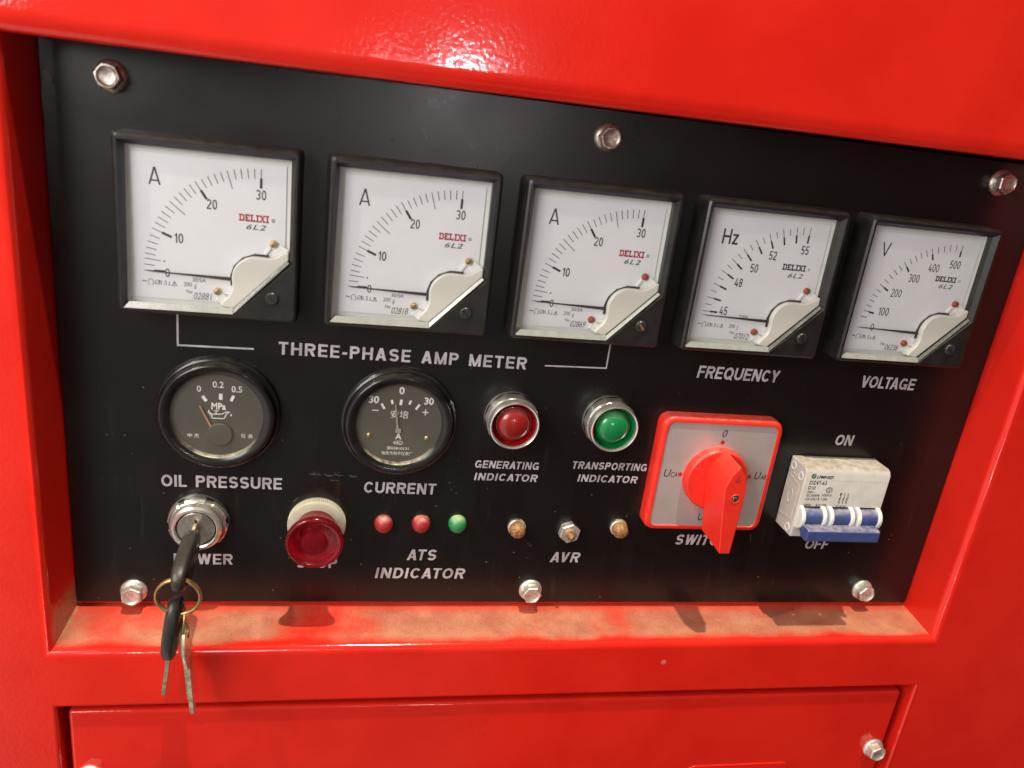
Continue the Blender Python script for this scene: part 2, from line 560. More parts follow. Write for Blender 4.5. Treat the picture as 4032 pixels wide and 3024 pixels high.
def glyph(ch, t):
    """strokes of a plain bold capital or figure, one unit tall: (advance width, polygons)"""
    h = t / 2
    out = []

    def box(x0, y0, x1, y1):
        out.append([[(x0, y0), (x1, y0)], [(x0, y1), (x1, y1)]])

    def diag(x0, y0, x1, y1, hw=None):
        hw = hw or h * 1.16
        out.append([[(x0 - hw, y0), (x0 + hw, y0)], [(x1 - hw, y1), (x1 + hw, y1)]])

    def arc(cx, cy, rx, ry, a0, a1, n=18):
        r = []
        for i in range(n + 1):
            a = math.radians(a0 + (a1 - a0) * i / n)
            c, s_ = math.cos(a), math.sin(a)
            r.append((cx + rx * math.copysign(abs(c) ** 0.97, c), cy + ry * math.copysign(abs(s_) ** 0.97, s_)))
        return r

    def path(p):
        st = []
        for i, q in enumerate(p):
            a, b = p[max(0, i - 1)], p[min(len(p) - 1, i + 1)]
            dx, dy = b[0] - a[0], b[1] - a[1]
            l = math.hypot(dx, dy) or 1
            st.append([(q[0] - dy / l * h, q[1] + dx / l * h), (q[0] + dy / l * h, q[1] - dx / l * h)])
        out.append(st)
    w = {'A': .80, 'C': .78, 'D': .76, 'E': .66, 'F': .62, 'G': .82, 'H': .76, 'I': t, 'L': .60, 'M': .90, 'N': .77, 'O': .84, 'P': .70,
         'Q': .84, 'R': .75, 'S': .71, 'T': .68, 'U': .76, 'V': .76, 'W': 1.08, 'Y': .76, '-': .34, ' ': .42, '1': .36, '4': .58, 'z': .52}.get(ch, .56)
    r4 = (.5 - h) / 2
    if ch in 'DEFHILMNPR':
        box(0, 0, t, 1)
    if ch in 'HMN':
        box(w - t, 0, w, 1)
    if ch == 'A':
        diag(h * 1.16, 0, w / 2, 1); diag(w - h * 1.16, 0, w / 2, 1); box(w * .24, .2, w * .76, .2 + t * .8)
    elif ch == 'C':
        path(arc(w / 2, .5, w / 2 - h, .5 - h, 38, 322, 26))
    elif ch == 'D':
        path([(t * .5, 1 - h), (w - .40, 1 - h)] + arc(w - .40, .5, .40 - h, .5 - h, 90, -90)[1:-1] + [(w - .40, h), (t * .5, h)])
    elif ch in 'EF':
        box(t * .6, 1 - t * .9, w, 1); box(t * .6, .5 - t * .43, w * .93, .5 + t * .43)
        if ch == 'E':
            box(t * .6, 0, w, t * .9)
    elif ch == 'G':
        path(arc(w / 2, .5, w / 2 - h, .5 - h, 38, 335, 26)); box(w * .54, .34, w, .34 + t * .85); box(w - t * .8, 0, w, .42)
    elif ch == 'H':
        box(t * .6, .5 - t * .45, w - t * .6, .5 + t * .45)
    elif ch == 'L':
        box(t * .6, 0, w, t * .9)
    elif ch == 'M':
        diag(h * 1.0, 1, w / 2, 0, h); diag(w - h * 1.0, 1, w / 2, 0, h)
    elif ch == 'N':
        diag(h * 1.1, 1, w - h * 1.1, 0, h * 1.25)
    elif ch in 'OQ0':
        path(arc(w / 2, .5, w / 2 - h, .5 - h, 0, 360, 34))
        if ch == 'Q':
            diag(w * .62, .3, w * .92, -.04, h)
    elif ch in 'PR':
        path([(t * .5, 1 - h), (w - .30, 1 - h)] + arc(w - .30, .70, .30 - h, .30 - h, 90, -90)[1:-1] + [(w - .30, .40 + h), (t * .5, .40 + h)])
        if ch == 'R':
            diag(w * .56, .46, w - h * 1.16, 0)
    elif ch == 'S':
        path(arc(w / 2, .5 + r4, w / 2 - h, r4, 22, 270, 18) + arc(w / 2, .5 - r4, w / 2 - h, r4, 90, -158, 18)[1:])
    elif ch == 'T':
        box(0, 1 - t * .9, w, 1); box(w / 2 - h, 0, w / 2 + h, 1 - t * .5)
    elif ch == 'U':
        path([(h, 1), (h, .36)] + arc(w / 2, .36, w / 2 - h, .36 - h, 180, 360)[1:-1] + [(w - h, .36), (w - h, 1)])
    elif ch == 'V':
        diag(h * 1.16, 1, w / 2, 0); diag(w - h * 1.16, 1, w / 2, 0)
    elif ch == 'W':
        for a, b in ((h * 1.1, .29 * w), (w / 2, .29 * w), (w / 2, .71 * w), (w - h * 1.1, .71 * w)):
            diag(a, 1, b, 0, h * 1.05)
    elif ch == 'Y':
        diag(h * 1.16, 1, w / 2, .40); diag(w - h * 1.16, 1, w / 2, .40); box(w / 2 - h, 0, w / 2 + h, .46)
    elif ch == '-':
        box(0, .30, w, .30 + t)
    elif ch == '1':
        box(w - t, 0, w, 1); diag(w - h, 1 - h * .6, h, .72, h)
    elif ch == '2':
        path(arc(w / 2, .70, w / 2 - h, .30 - h, 165, -30, 16) + [(h * 1.2, t)]); box(0, 0, w, t * .92)
    elif ch in '38':
        if ch == '3':
            path(arc(w / 2, .5 + r4, w / 2 - h, r4, 155, -90, 16)); path(arc(w / 2, .5 - r4, w / 2 - h, r4, 90, -155, 16))
        else:
            path(arc(w / 2, .5 + r4, w / 2 - h * 1.2, r4, 0, 360, 24)); path(arc(w / 2, .5 - r4, w / 2 - h, r4, 0, 360, 24))
    elif ch == '4':
        diag(w * .56, 1, h, .30, h); box(0, .20, w, .20 + t * .9); box(w * .60, 0, w * .60 + t, .58)
    elif ch == '5':
        box(w * .12, 1 - t * .9, w * .96, 1); diag(w * .12 + h, .95, h * 1.1, .46, h); path(arc(w / 2, .32, w / 2 - h, .32 - h, 140, -155, 18))
    elif ch == 'z':
        box(0, .70 - t * .85, w, .70); box(0, 0, w, t * .85); diag(h * 1.3, t * .5, w - h * 1.3, .70 - t * .5, h * 1.2)
    return w, out


def sign_text(mb, s, x0, x1, y0, y1, z, t=0.19, gap=0.13, shear=0.0):
    x, polys = 0.0, []
    kern = {'AT': .15, 'TA': .15, 'AV': .16, 'VA': .16, 'LT': .14, 'PA': .10, 'RA': .05, 'CA': .07, 'TO': .06, 'OT': .06, 'LY': .1, 'TR': 0.0,
            'YA': .14, 'CY': .06, 'RT': .05, 'AG': .04, 'TI': -.02, 'IN': -.02, 'AR': .03, 'IC': -.01, 'AN': .02, 'OV': .06, 'VO': .06, 'AM': .02}
    for i_, ch in enumerate(s):
        if i_:
            x -= kern.get(s[i_ - 1] + ch, 0.0)
        w, out = glyph(ch, t)
        for k, st in enumerate(out):
            polys.append((k, [[(x + p[0] + shear * p[1], p[1]) for p in pr] for pr in st]))
        x += w + gap
    X_ = [p[0] for _, st in polys for pr in st for p in pr]
    ax, bx = min(X_), max(X_)
    kx, ky = (x1 - x0) / (bx - ax), (y1 - y0)
    for k, st in polys:
        v = [(x0 + (p[0] - ax) * kx, y0 + p[1] * ky, z + 0.006 * k) for pr in st for p in pr]
        mb.add(v, [(2 * i, 2 * i + 1, 2 * i + 3, 2 * i + 2) for i in range(len(st) - 1)])
    return mb


# ------------------------------------------------------------------ red cabinet
cab = thing("generator_cabinet", "glossy red sheet metal generator housing around the black control panel", "generator",
            (220, -100, 0))
F = 32.0
hb = MB()
HF = [(-32.7, -254.6), (474.8, -251.2), (474.6, 36.4), (-33.2, 33.4)]      # opening at the front
HB = [(-31.0, -250.6), (477.4, -250.6), (477.0, 36.4), (-31.2, 33.4)]      # opening at the panel
DF = [(-32.6, -640.0), (474.6, -640.0), (475.4, -288.6), (-32.6, -290.2)]


def hole(front, back, r, zb, n=6, top=1.0):
    sg = [(-1, -1), (1, -1), (1, 1), (-1, 1)]
    L = []
    for k in range(n + 1):
        a = math.pi / 2 * k / n
        d = r * (1 - math.sin(a))
        z = F - r * (1 - math.cos(a))
        L.append([(p[0] + s[0] * d, p[1] + s[1] * d * (top if s[1] > 0 else 1.0), z) for p, s in zip(front, sg)])
    L.append([(q[0], q[1], zb) for q in back])
    return L


L1 = hole(HF, HB, 4.6, -4.0, n=8, top=1.9)      # the upper bend is the widest
L2 = hole(DF, DF, 2.2, 8.0)
X0, X1, Y0, YM, Y1 = -420, 900, -760, -272, 520


def ringplate(mb, inner, x0, x1, y0, y1):
    o = [(x0, y0, F), (x1, y0, F), (x1, y1, F), (x0, y1, F)]
    i = inner
    mb.add(o + i, [(0, 1, 5, 4), (1, 2, 6, 5), (2, 3, 7, 6), (3, 0, 4, 7)])


ringplate(hb, L1[0], X0, X1, YM, Y1)
ringplate(hb, L2[0], X0, X1, Y0, YM)
for L in (L1, L2):
    v = [p for l in L for p in l]
    f = []
    for k in range(len(L) - 1):
        for i in range(4):
            j = (i + 1) % 4
            f.append((k * 4 + i, k * 4 + j, (k + 1) * 4 + j, (k + 1) * 4 + i))
    hb.add(v, f)
# cabinet flanks so that the sheet is the face of a box
hb.add([(X0, Y0, F), (X1, Y0, F), (X1, Y1, F), (X0, Y1, F), (X0, Y0, -500), (X1, Y0, -500), (X1, Y1, -500), (X0, Y1, -500)],
       [(0, 4, 5, 1), (1, 5, 6, 2), (2, 6, 7, 3), (3, 7, 4, 0), (4, 7, 6, 5)])


def weld(mb):
    key = {}
    idx = []
    nv = []
    for p in mb.v:
        k = tuple(round(c, 3) for c in p)
        if k not in key:
            key[k] = len(nv)
            nv.append(p)
        idx.append(key[k])
    mb.v = nv
    mb.f = [[idx[i] for i in q] for q in mb.f]


weld(hb)
ho = hb.build("housing", RED, cab, angle=40)
wn = ho.modifiers.new("weighted_normal", 'WEIGHTED_NORMAL')
wn.keep_sharp = True
wn.weight = 100
# inner flange that the panel is bolted to
fl = MB()
fl.box(-31.0, 477.0, -250.4, -226, -6, -2.6)
fl.box(-31.0, 477.0, 10, 33, -6, -2.6)
fl.box(-31.0, -8, -226, 10, -6, -2.6)
fl.box(455, 477.0, -226, 10, -6, -2.6)
fl.build("inner_flange", RED, cab)
bk = MB()
bk.box(-40, 482, -645, -284, 4, 7.8)
bk.build("door_backing", RED, cab)
door = MB().box(-28.6, 468.6, -636, -295.2, 14, 29.2).build("access_door", RED, cab, bevel=2.2, seg=4)
MB().prism(rrect(331, 402, -392, -350.2, 5), 28.9, 30.0).build("highlight_strip_plate", RED, door, bevel=0.6, seg=3)  # raised plate added for the bright highlight strip on the door


def bolt_mesh(a=0.0):
    b = MB()
    b.lathe(0, 0, [(6.9, 0), (6.95, 0.9), (6.6, 1.5), (5.6, 2.3), (4.6, 2.6)], 40)
    hexv = lambda r, z: [(r * math.cos(a + math.pi / 3 * i), r * math.sin(a + math.pi / 3 * i), z) for i in range(6)]
    b.loops([hexv(5.7, 1.2), hexv(5.7, 6.3), hexv(5.2, 6.9)], False, False)
    circ = lambda r, z: [(r * math.cos(a + math.pi / 3 * i), r * math.sin(a + math.pi / 3 * i), z) for i in range(6)]
    b.loops([hexv(5.2, 6.9), circ(4.75, 7.0)], False, False)
    b.lathe(0, 0, [(4.7, 6.97), (4.25, 7.0), (3.9, 6.6), (3.2, 6.25), (1.5, 6.1), (0.1, 6.05)], 30, False, True)
    return b


def put_bolts(parent, spots, mats, z):
    first = None
    org = Vector(ORI[root_of(parent).name])
    for i, (x, y, ang, mt) in enumerate(spots):
        if first is None:
            first = bolt_mesh().build("bolt", mats[0], parent, origin=(x, y, z), place=False, angle=30)
            first.data.transform(Matrix.Translation(P(x, y, z)))   # verts were written about the bolt's own axis
            o = first
        else:
            o = first.copy()
            COL.objects.link(o)
            o.parent = parent
            if mt:
                o.data = first.data.copy()
                o.data.materials[0] = mats[mt]
        o.location = P(x, y, z) - P(*org)
        o.rotation_euler = (0, ang, 0)
    return first


put_bolts(door, [(-19.5, -338.3, 0.3, 0), (461.0, -341.0, 0.55, 0)], [ZINC, RUSTY], 29.2)

# ------------------------------------------------------------------ black control panel
pan = thing("control_panel", "black enamelled control panel plate with silver lettering bolted into the red recess", "control panel",
            (222, -105, 0))
MB().prism(rrect(-30.6, 476.4, -247.6, 34.5, 1.5), -2.4, 0).build("plate", BLACK, pan, bevel=0.4)
put_bolts(pan, [(-2.1, 21.4, 0.15, 1), (223.2, 21.6, 0.05, 1), (447.4, 23.4, 0.5, 1),
                (-1.6, -240.3, 0.45, 0), (218.6, -238.6, 0.0, 0), (440.6, -237.3, 0.2, 0)], [ZINC, RUSTY], 0.0)
# the first of the set is an upper bolt: give it the duller steel too
for o in pan.children:
    if o.name.startswith("bolt") and o.location.z > 0.05 and o.data.materials[0] == ZINC:
        o.data = o.data.copy()
        o.data.materials[0] = RUSTY
for o in pan.children:
    if o.name.startswith("bolt") and o.location.z < -0.05:
        o.data.materials[0] = ZINC
TZ = 0.08
CAPS = [
    ("THREE-PHASE AMP METER", 70.5, 198.0, -100.6, -93.9, 0.0, 1.16),
    ("FREQUENCY", 295.6, 345.8, -99.2, -92.0, 0.14, 1.0),
    ("VOLTAGE", 398.4, 434.0, -98.8, -91.6, 0.10, 1.0),
    ("OIL PRESSURE", 13.7, 74.0, -176.6, -169.8, 0.0, 1.04),
    ("CURRENT", 117.2, 156.5, -177.0, -170.3, 0.04, 1.04),
    ("GENERATING", 176.7, 213.0, -159.6, -155.0, 0.17, 1.08),
    ("INDICATOR", 177.0, 213.2, -167.2, -162.7, 0.17, 1.15),
    ("TRANSPORTING", 232.4, 276.9, -158.0, -153.4, 0.17, 1.08),
    ("INDICATOR", 236.6, 272.7, -166.0, -161.5, 0.17, 1.12),
    ("POWER", 18.9, 49.2, -223.4, -216.8, 0.0, 1.05),
    ("STOP", 83.1, 105.1, -225.0, -218.6, 0.0, 1.05),
    ("ATS", 143.6, 160.5, -219.3, -212.2, 0.17, 1.1),
    ("INDICATOR", 126.6, 178.2, -231.4, -224.5, 0.17, 1.15),
    ("AVR", 227.8, 246.1, -219.5, -212.7, 0.24, 1.15),
    ("SWITCH", 304.3, 339.0, -206.2, -199.2, 0.26, 1.05),
    ("ON", 392.1, 404.0, -136.2, -129.3, 0.16, 1.0),
    ("OFF", 391.4, 407.8, -207.6, -200.9, 0.2, 1.0),
]
for s, x0, x1, y0, y1, sh, spc in CAPS:
    sign_text(MB(), s, x0, x1, y0, y1, TZ, 0.195, 0.12 + (spc - 1) * 0.5, sh * 0.7).build("caption", INK_W, pan, smooth=False)
br = MB()
br.line(23.1, -82, 23.0, -99.5, 0.9, TZ)
br.line(22.6, -99.05, 58.7, -98.6, 0.9, TZ + 0.02)
br.build("bracket_line", INK_W, pan, smooth=False)
br = MB()
br.line(242.5, -82, 242.4, -97.4, 0.8, TZ)
br.line(208.1, -97.75, 242.8, -97.0, 0.8, TZ + 0.02)
br.build("bracket_line", INK_W, pan, smooth=False)
sc_ = MB()
for k in range(26):
    x = 88 + random.random() * 24
    y = -167 - (x - 88) * 0.02 + random.gauss(0, 0.35)
    l = random.uniform(0.4, 2.6)
    sc_.line(x, y, x + l, y + random.uniform(-0.25, 0.2), random.uniform(0.06, 0.22), 0.03 + 0.001 * k)
for k in range(9):
    x = 89 + random.random() * 14
    y = -165.6 + random.gauss(0, 0.8)
    sc_.line(x, y, x + random.uniform(-0.6, 1.0), y - random.uniform(0.4, 1.4), 0.09, 0.06 + 0.001 * k)
for (x, y, dx, dy, w) in ((80.3, -183.6, 2.5, 2.8, 0.35), (127.5, -180.4, 1.1, 3.3, 0.12), (128.6, -193, 1.3, 4.4, 0.12),
                          (352.2, -198, 1.6, -5.4, 0.35), (99, -170, 5, -0.2, 0.15), (214, -209, 2.2, 1.2, 0.25)):
    MB().line(x, y, x + dx, y + dy, w, 0.075, w * 0.4).build("scratch", SCRATCH, pan, smooth=False)
sc_.build("scratch", SCRATCH, pan, smooth=False)

# ------------------------------------------------------------------ square panel meters
SLAB = {
    'D': [(0, .14, 0, 1), (.1, .38, 0, 1)], }


def slab_word(mb, x0, x1, y0, y1, z):
    """the maker's wide slab-serif word, drawn stroke by stroke"""
    w = (x1 - x0) / 5.75
    h = y1 - y0
    t = 0.27 * w
    s = 0.22 * h
    x = x0

    def bar(a, b, c, d):
        mb.poly([(a, y0 + c * h), (b, y0 + c * h), (b, y0 + d * h), (a, y0 + d * h)], z)
    # D
    mb.line(x + .02 * w, y0 + s / 2, x + .72 * w, y0 + s / 2, s, z)
    mb.line(x + .02 * w, y1 - s / 2, x + .72 * w, y1 - s / 2, s, z)
    bar(x + .12 * w, x + .12 * w + t, .15, .85)
    mb.line(x + .70 * w, y1 - s / 2, x + .92 * w, y0 + .72 * h, s * 1.05, z)
    bar(x + .78 * w, x + .78 * w + t * .9, .2, .8)
    mb.line(x + .70 * w, y0 + s / 2, x + .92 * w, y0 + .28 * h, s * 1.05, z)
    x += 1.1 * w
    for ch in "EL":
        bar(x + .1 * w, x + .1 * w + t, 0, 1)
        bar(x, x + (.86 if ch == 'E' else .48) * w, 1 - .22, 1)
        bar(x, x + .88 * w, 0, .22)
        bar(x + .7 * w, x + .88 * w, 0, .34)
        if ch == 'E':
            bar(x + .1 * w, x + .62 * w, .40, .60)
            bar(x + .68 * w, x + .86 * w, .66, 1)
        x += .98 * w
    for ch in "IXI":
        if ch == 'I':
            bar(x + .16 * w, x + .16 * w + t, 0, 1)
            bar(x, x + .6 * w, .80, 1)
            bar(x, x + .6 * w, 0, .20)
            x += .66 * w
        else:
            mb.line(x + .14 * w, y0 + .05 * h, x + .92 * w, y1 - .05 * h, t * .8, z)
            mb.line(x + .14 * w, y1 - .05 * h, x + .92 * w, y0 + .05 * h, t * .95, z)
            for c, d in ((.82, 1), (0, .18)):
                bar(x - .02 * w, x + .44 * w, c, d)
                bar(x + .62 * w, x + 1.06 * w, c, d)
            x += 1.12 * w


def scribble(mb, s, x0, x1, y0, y1, z):
    mb.text(s, x0, x1, y0, y1, z, bold=-0.004, shear=0.3)


def meter(x0, kind, label, group, serial, tab, edge='grey'):
    T = thing("panel_meter", label, "panel meter", (x0 + 40, -40, 0), group)
    X = lambda q: x0 + q
    win = [(4.5, -4.9), (75.4, -4.7), (75.5, -51.1), (50.8, -77.2), (3.3, -77.5)]
    rim = [(2.7, -2.9), (77.3, -2.9), (77.3, -51.7), (51.2, -77.8), (2.7, -77.8)]
    # bezel: rounded square block with the cut-corner window sunk into it
    b = MB()
    out0 = rrect(X(0), X(80), -80, 0, 2.2, 3)
    out1 = rrect(X(0.6), X(79.4), -79.4, -0.6, 2.2, 3)
    out2 = rrect(X(1.6), X(78.4), -78.4, -1.6, 1.6, 3)
    b.loops([[(x, y, 0) for x, y in out0], [(x, y, 12.2) for x, y in out0], [(x, y, 14.2) for x, y in out1],
             [(x, y, 15.0) for x, y in out2]], False, False)
    # flat rim between the outer edge and the window
    bmv = [(x, y, 15.0) for x, y in out2]
    wv = [(X(px), py, 15.0) for px, py in rim]
    bm = bmesh.new()
    ov = [bm.verts.new(v) for v in bmv]
    iv = [bm.verts.new(v) for v in wv]
    es = [bm.edges.new((ov[i], ov[(i + 1) % len(ov)])) for i in range(len(ov))]
    es += [bm.edges.new((iv[i], iv[(i + 1) % len(iv)])) for i in range(len(iv))]
    bmesh.ops.triangle_fill(bm, use_beauty=True, use_dissolve=False, edges=es)
    bm.verts.index_update()
    b.add([tuple(v.co) for v in bm.verts], [tuple(v.index for v in f.verts) for f in bm.faces])
    bm.free()
    b.loops([[(X(px), py, 15.0) for px, py in rim], [(X(px), py, 12.4) for px, py in win], [(X(px), py, 8.0) for px, py in win]], False, False)
    weld(b)
    b.build("bezel", BEZEL, T, angle=30)
    # grey base round the dial card, its tone painting the cover edges' shade
    inn = [(6.8, -8.2), (73.4, -7.6), (73.6, -50.2), (49.6, -74.6), (6.6, -74.4)]
    t = MB()
    t.loops([[(X(px), py, 8.6) for px, py in win], [(X(px), py, 8.2) for px, py in inn]], False, True)
    t.build("edge_shade_ring", PALEGREY, T, angle=20)
    d = MB()
    d.prism([(X(px), py) for px, py in [(7.0, -8.4), (73.0, -7.9), (73.2, -50.0), (49.4, -73.6), (6.9, -73.6)]], 8.3, 8.7)
    dial = d.build("dial_card", DIAL, T)
    # printing on the card
    z = 8.78
    k, g, r = MB(), MB(), MB()
    C0 = (X(61.9), -60.8)

    def tick(deg, r1, r0, w, m=k):
        a = math.radians(180 - deg)
        m.line(C0[0] + r1 * math.cos(a), C0[1] + r1 * math.sin(a), C0[0] + r0 * math.cos(a), C0[1] + r0 * math.sin(a), w, z)

    def num(s, cx, cy, w, h, m=k, **kw):
        m.text(s, X(cx - w / 2), X(cx + w / 2), cy - h / 2, cy + h / 2, z, **kw)

    def fig(s, cx, cy, w, h, t=0.13):
        sign_text(k, s, X(cx - w / 2), X(cx + w / 2), cy - h / 2, cy + h / 2, z, t, 0.13)
    if kind == 'A':
        fig("A", 16.4, -17.8, 5.2, 7.8, 0.105)
        for q in (0, 3.1, 9.0, 12.2, 15.5, 18.9):
            tick(q, 51, 46.4, 0.34)
        tick(6.3, 51, 44, 0.34)
        k.disc(C0[0] - 42.2, C0[1] + 4.8, 0.4, z, 10)
        for i in range(11):
            tick(22.7 + 3.33 * i, 51, 46.2 if i not in (5,) else 42.5, 0.34)
            tick(56 + 3.4 * i, 50.6, 46.2 if i not in (5,) else 42.5, 0.34)
        for q in (0, 22.7, 56, 90):
            tick(q, 46.6, 42.0, 1.15)
        fig("10", 26.1, -44.8, 4.0, 4.5, 0.14)
        fig("20", 40.6, -28.0, 4.5, 4.5, 0.14)
        fig("30", 62.0, -21.7, 4.5, 4.5, 0.14)
        fig("0", 21.0, -61.3, 2.0, 4.0, 0.13)
        slab_word(r, X(52.3), X(66.4), -34.2, -30.9, z)
        g.ring(X(67.6), -32.9, 0.55, 0.8, z, 16)
        num("R", 67.6, -32.9, 0.6, 0.7, g)
        num("6L2", 60.0, -36.6, 8.8, 2.5, g, bold=0.012, shear=0.3, spacing=1.15)
        num("30/5A", 34.8, -63.6, 6.0, 2.0, g, bold=0.0)
        cls = "1.5"
    elif kind == 'Hz':
        fig("Hz", 18.4, -18.9, 8.8, 7.8, 0.16)
        for i in range(11):
            q = 2.3 + 8.77 * i
            tick(q, 50.6, 46.0, 0.32)
            tick(q, 46.4, 42.2, 0.95)
            if i < 10:
                tick(q + 4.38, 50.2, 46.6, 0.32)
        for s, cx_, cy_ in (("45", 23.1, -58.0), ("48", 28.2, -42.3), ("50", 35.2, -34.0), ("52", 44.1, -26.5), ("55", 61.5, -22.2)):
            fig(s, cx_, cy_, 4.3, 4.6, 0.14)
        slab_word(k, X(51.0), X(65.2), -33.4, -30.1, z)
        g.ring(X(66.5), -32.2, 0.5, 0.72, z, 16)
        num("6L2", 59.5, -36.0, 8.6, 2.5, g, bold=0.008, shear=0.3, spacing=1.15)
        num("220V", 35.2, -60.4, 5.4, 1.8, g)
        cls = "1.0"
    else:
        fig("V", 16.2, -17.2, 5.2, 7.4, 0.095)
        tick(7.0, 50, 46.5, 0.34)
        mj = (10.9, 29.5, 49.2, 68.6, 90)
        for a, b2 in zip(mj[:-1], mj[1:]):
            for i in range(1, 5):
                tick(a + (b2 - a) * i / 5, 49.8, 46.2, 0.34)
        for q in mj:
            tick(q, 49.8, 46.0, 0.34)
            tick(q, 46.4, 43.2, 1.0)
        k.disc(X(18.9), -52.2, 0.4, z, 10)
        fig("0", 20.9, -60.4, 2.0, 4.0, 0.12)
        for s, cx_, cy_ in (("100", 25.2, -51.2), ("200", 29.8, -40.3), ("300", 38.0, -31.4), ("400", 48.3, -24.7), ("500", 60.7, -21.9)):
            fig(s, cx_, cy_, 6.5, 4.5, 0.12)
        slab_word(k, X(51.2), X(65.0), -31.8, -28.8, z)
        g.ring(X(66.4), -30.6, 0.5, 0.72, z, 16)
        num("6L2", 58.9, -34.3, 8.6, 2.4, g, bold=0.008, shear=0.3, spacing=1.15)
        cls = "1.5"
    # class symbols along the lower edge
    sx, sy = 11.0, -67.0
    X0_, kx = X(sx), 0.86
    XS = lambda q: X0_ + (q - sx) * kx
    g.text("~", XS(sx - 1.2), XS(sx + 1.2), sy + 0.7, sy + 1.5, z, bold=0.01)
    for (a, b_, c_, d_) in ((2.0, -0.9, 2.0, 1.0), (2.0, 1.0, 2.7, 1.7), (2.7, 1.7, 3.6, 1.7), (3.6, 1.7, 4.3, 1.0), (4.3, 1.0, 4.3, -0.9),
                            (1.7, -0.9, 2.6, -0.9), (3.7, -0.9, 4.6, -0.9)):
        g.line(XS(sx + a), sy + 0.6 + b_, XS(sx + c_), sy + 0.6 + d_, 0.24, z)
    g.ring(XS(sx + 6.3), sy + 0.9, 0.85, 1.1, z, 20)
    g.line(XS(sx + 5.2), sy, XS(sx + 7.8), sy + 2.0, 0.22, z)
    g.line(XS(sx + 7.7), sy - 0.2, XS(sx + 7.7), sy + 2.0, 0.24, z)
    g.text(cls, XS(sx + 8.3), XS(sx + 11.2), sy - 0.2, sy + 1.9, z, bold=0.006)
    g.line(XS(sx + 11.7), sy - 0.1, XS(sx + 13.3), sy - 0.1, 0.24, z)
    g.line(XS(sx + 12.5), sy - 0.1, XS(sx + 12.5), sy + 1.7, 0.24, z)
    for a, b_ in (((13.9, -0.2), (16.1, -0.2)), ((16.1, -0.2), (15.0, 1.9)), ((15.0, 1.9), (13.9, -0.2))):
        g.line(XS(sx + a[0]), sy + a[1], XS(sx + b_[0]), sy + b_[1], 0.26, z)
    g.line(XS(sx + 15), sy + 0.3, XS(sx + 15), sy + 1.2, 0.3, z)
    if kind != 'V':
        g.text("200", X(28.0), X(31.6), -67.0, -65.0, z, bold=0.0)
        scribble(g, "6" if kind == 'A' else "5", X(32.6), X(33.6), -68.0, -65.4, z)
    g.text("No", X(29.2), X(31.8), -70.3, -68.6, z, bold=0.0)
    scribble(g, serial, X(32.4), X(40.6), -72.9, -69.6, z)
    k.build("scale_print", INK_B, dial, smooth=False)
    g.build("fine_print", INK_G, dial, smooth=False)
    if r.v:
        r.build("red_word", INK_R, dial, smooth=False)
    # pointer lying on zero
    py0 = -61.6
    MB().prism([(X(50.5), py0 - 0.95), (X(50.5), py0 + 0.75), (X(24), py0 + 0.85), (X(13.5), py0 + 1.05), (X(11.0), py0 + 1.0),
                (X(13.5), py0 + 0.65), (X(24), py0 + 0.25)], 9.6, 9.9).build("pointer", INK_B, T)
    # cream pivot cover across the cut corner
    arc = []
    for i in range(13):
        a = math.radians(92 + (190 - 92) * i / 12)
        arc.append((X(60.6 + 10.8 * math.cos(a)), -60.6 + 10.8 * math.sin(a)))
    poly = [(X(75.3), -50.2), (X(75.3), -45.9), (X(73.6), -46.4), (X(70.0), -48.8), (X(66.8), -50.0)] + arc + \
           [(X(50.0), -66.0), (X(48.8), -68.8), (X(45.3), -72.8), (X(45.0), -74.6), (X(50.6), -75.6)]
    MB().prism(poly, 9.0, 12.6).build("pivot_cover", CREAM, T, bevel=0.8, seg=3)
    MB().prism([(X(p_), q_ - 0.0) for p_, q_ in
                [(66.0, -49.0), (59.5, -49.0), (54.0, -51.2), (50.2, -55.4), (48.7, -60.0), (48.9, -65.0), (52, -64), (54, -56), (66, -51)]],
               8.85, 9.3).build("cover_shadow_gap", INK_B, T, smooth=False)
    for bx, by in ((67.9, -43.5), (43.0, -68.2)):
        tb = MB()
        ang = math.radians(-125 if bx > 60 else -5)
        ux, uy = math.cos(ang), math.sin(ang)
        ex, ey = bx + ux * 6.5, by + uy * 6.5
        tb.line(X(bx + ux * 2.2), by + uy * 2.2, X(ex), ey, 1.5, 9.55)
        ln = tb.v[:]
        tb = MB().prism([(q[0], q[1]) for q in ln], 8.8, 9.6)
        s2 = 5.0
        jx, jy = (bx + 3.6, by - 3.0) if bx > 60 else (bx + 2.2, by - 3.6)
        tb.prism([(X(jx - 3.2), jy - 0.8), (X(jx + 0.6), jy - 3.4), (X(jx + 3.4), jy + 0.6), (X(jx - 0.4), jy + 3.2)], 8.8, 9.5)
        tb.build("mounting_tab", TABW, T, bevel=0.3)
        sm = BRASS if tab == 'brass' else COPPER
        s_ = MB().lathe(X(bx), by, [(1.75, 8.8), (1.75, 9.9), (1.4, 10.4), (0.6, 10.6), (0.05, 10.62)], 24, False, True)
        so = s_.build("dial_screw", sm, T)
        if tab == 'brass':
            a = math.radians(60 if bx > 60 else 40)
            MB().line(X(bx) - 1.3 * math.cos(a), by - 1.3 * math.sin(a), X(bx) + 1.3 * math.cos(a), by + 1.3 * math.sin(a), 0.32, 10.66)\
                .build("slot", INK_B, so, smooth=False)
    # clear cover with its ground lower edges
    g2 = MB()
    g2.poly([(X(px), py) for px, py in [(3.9, -74.4), (50.6, -74.4), (75.2, -50.8), (75.2, -4.9), (4.7, -5.1)]], 12.7)
    g2.build("clear_cover", CLEAR, T, smooth=False, fix=False)
    e = MB()
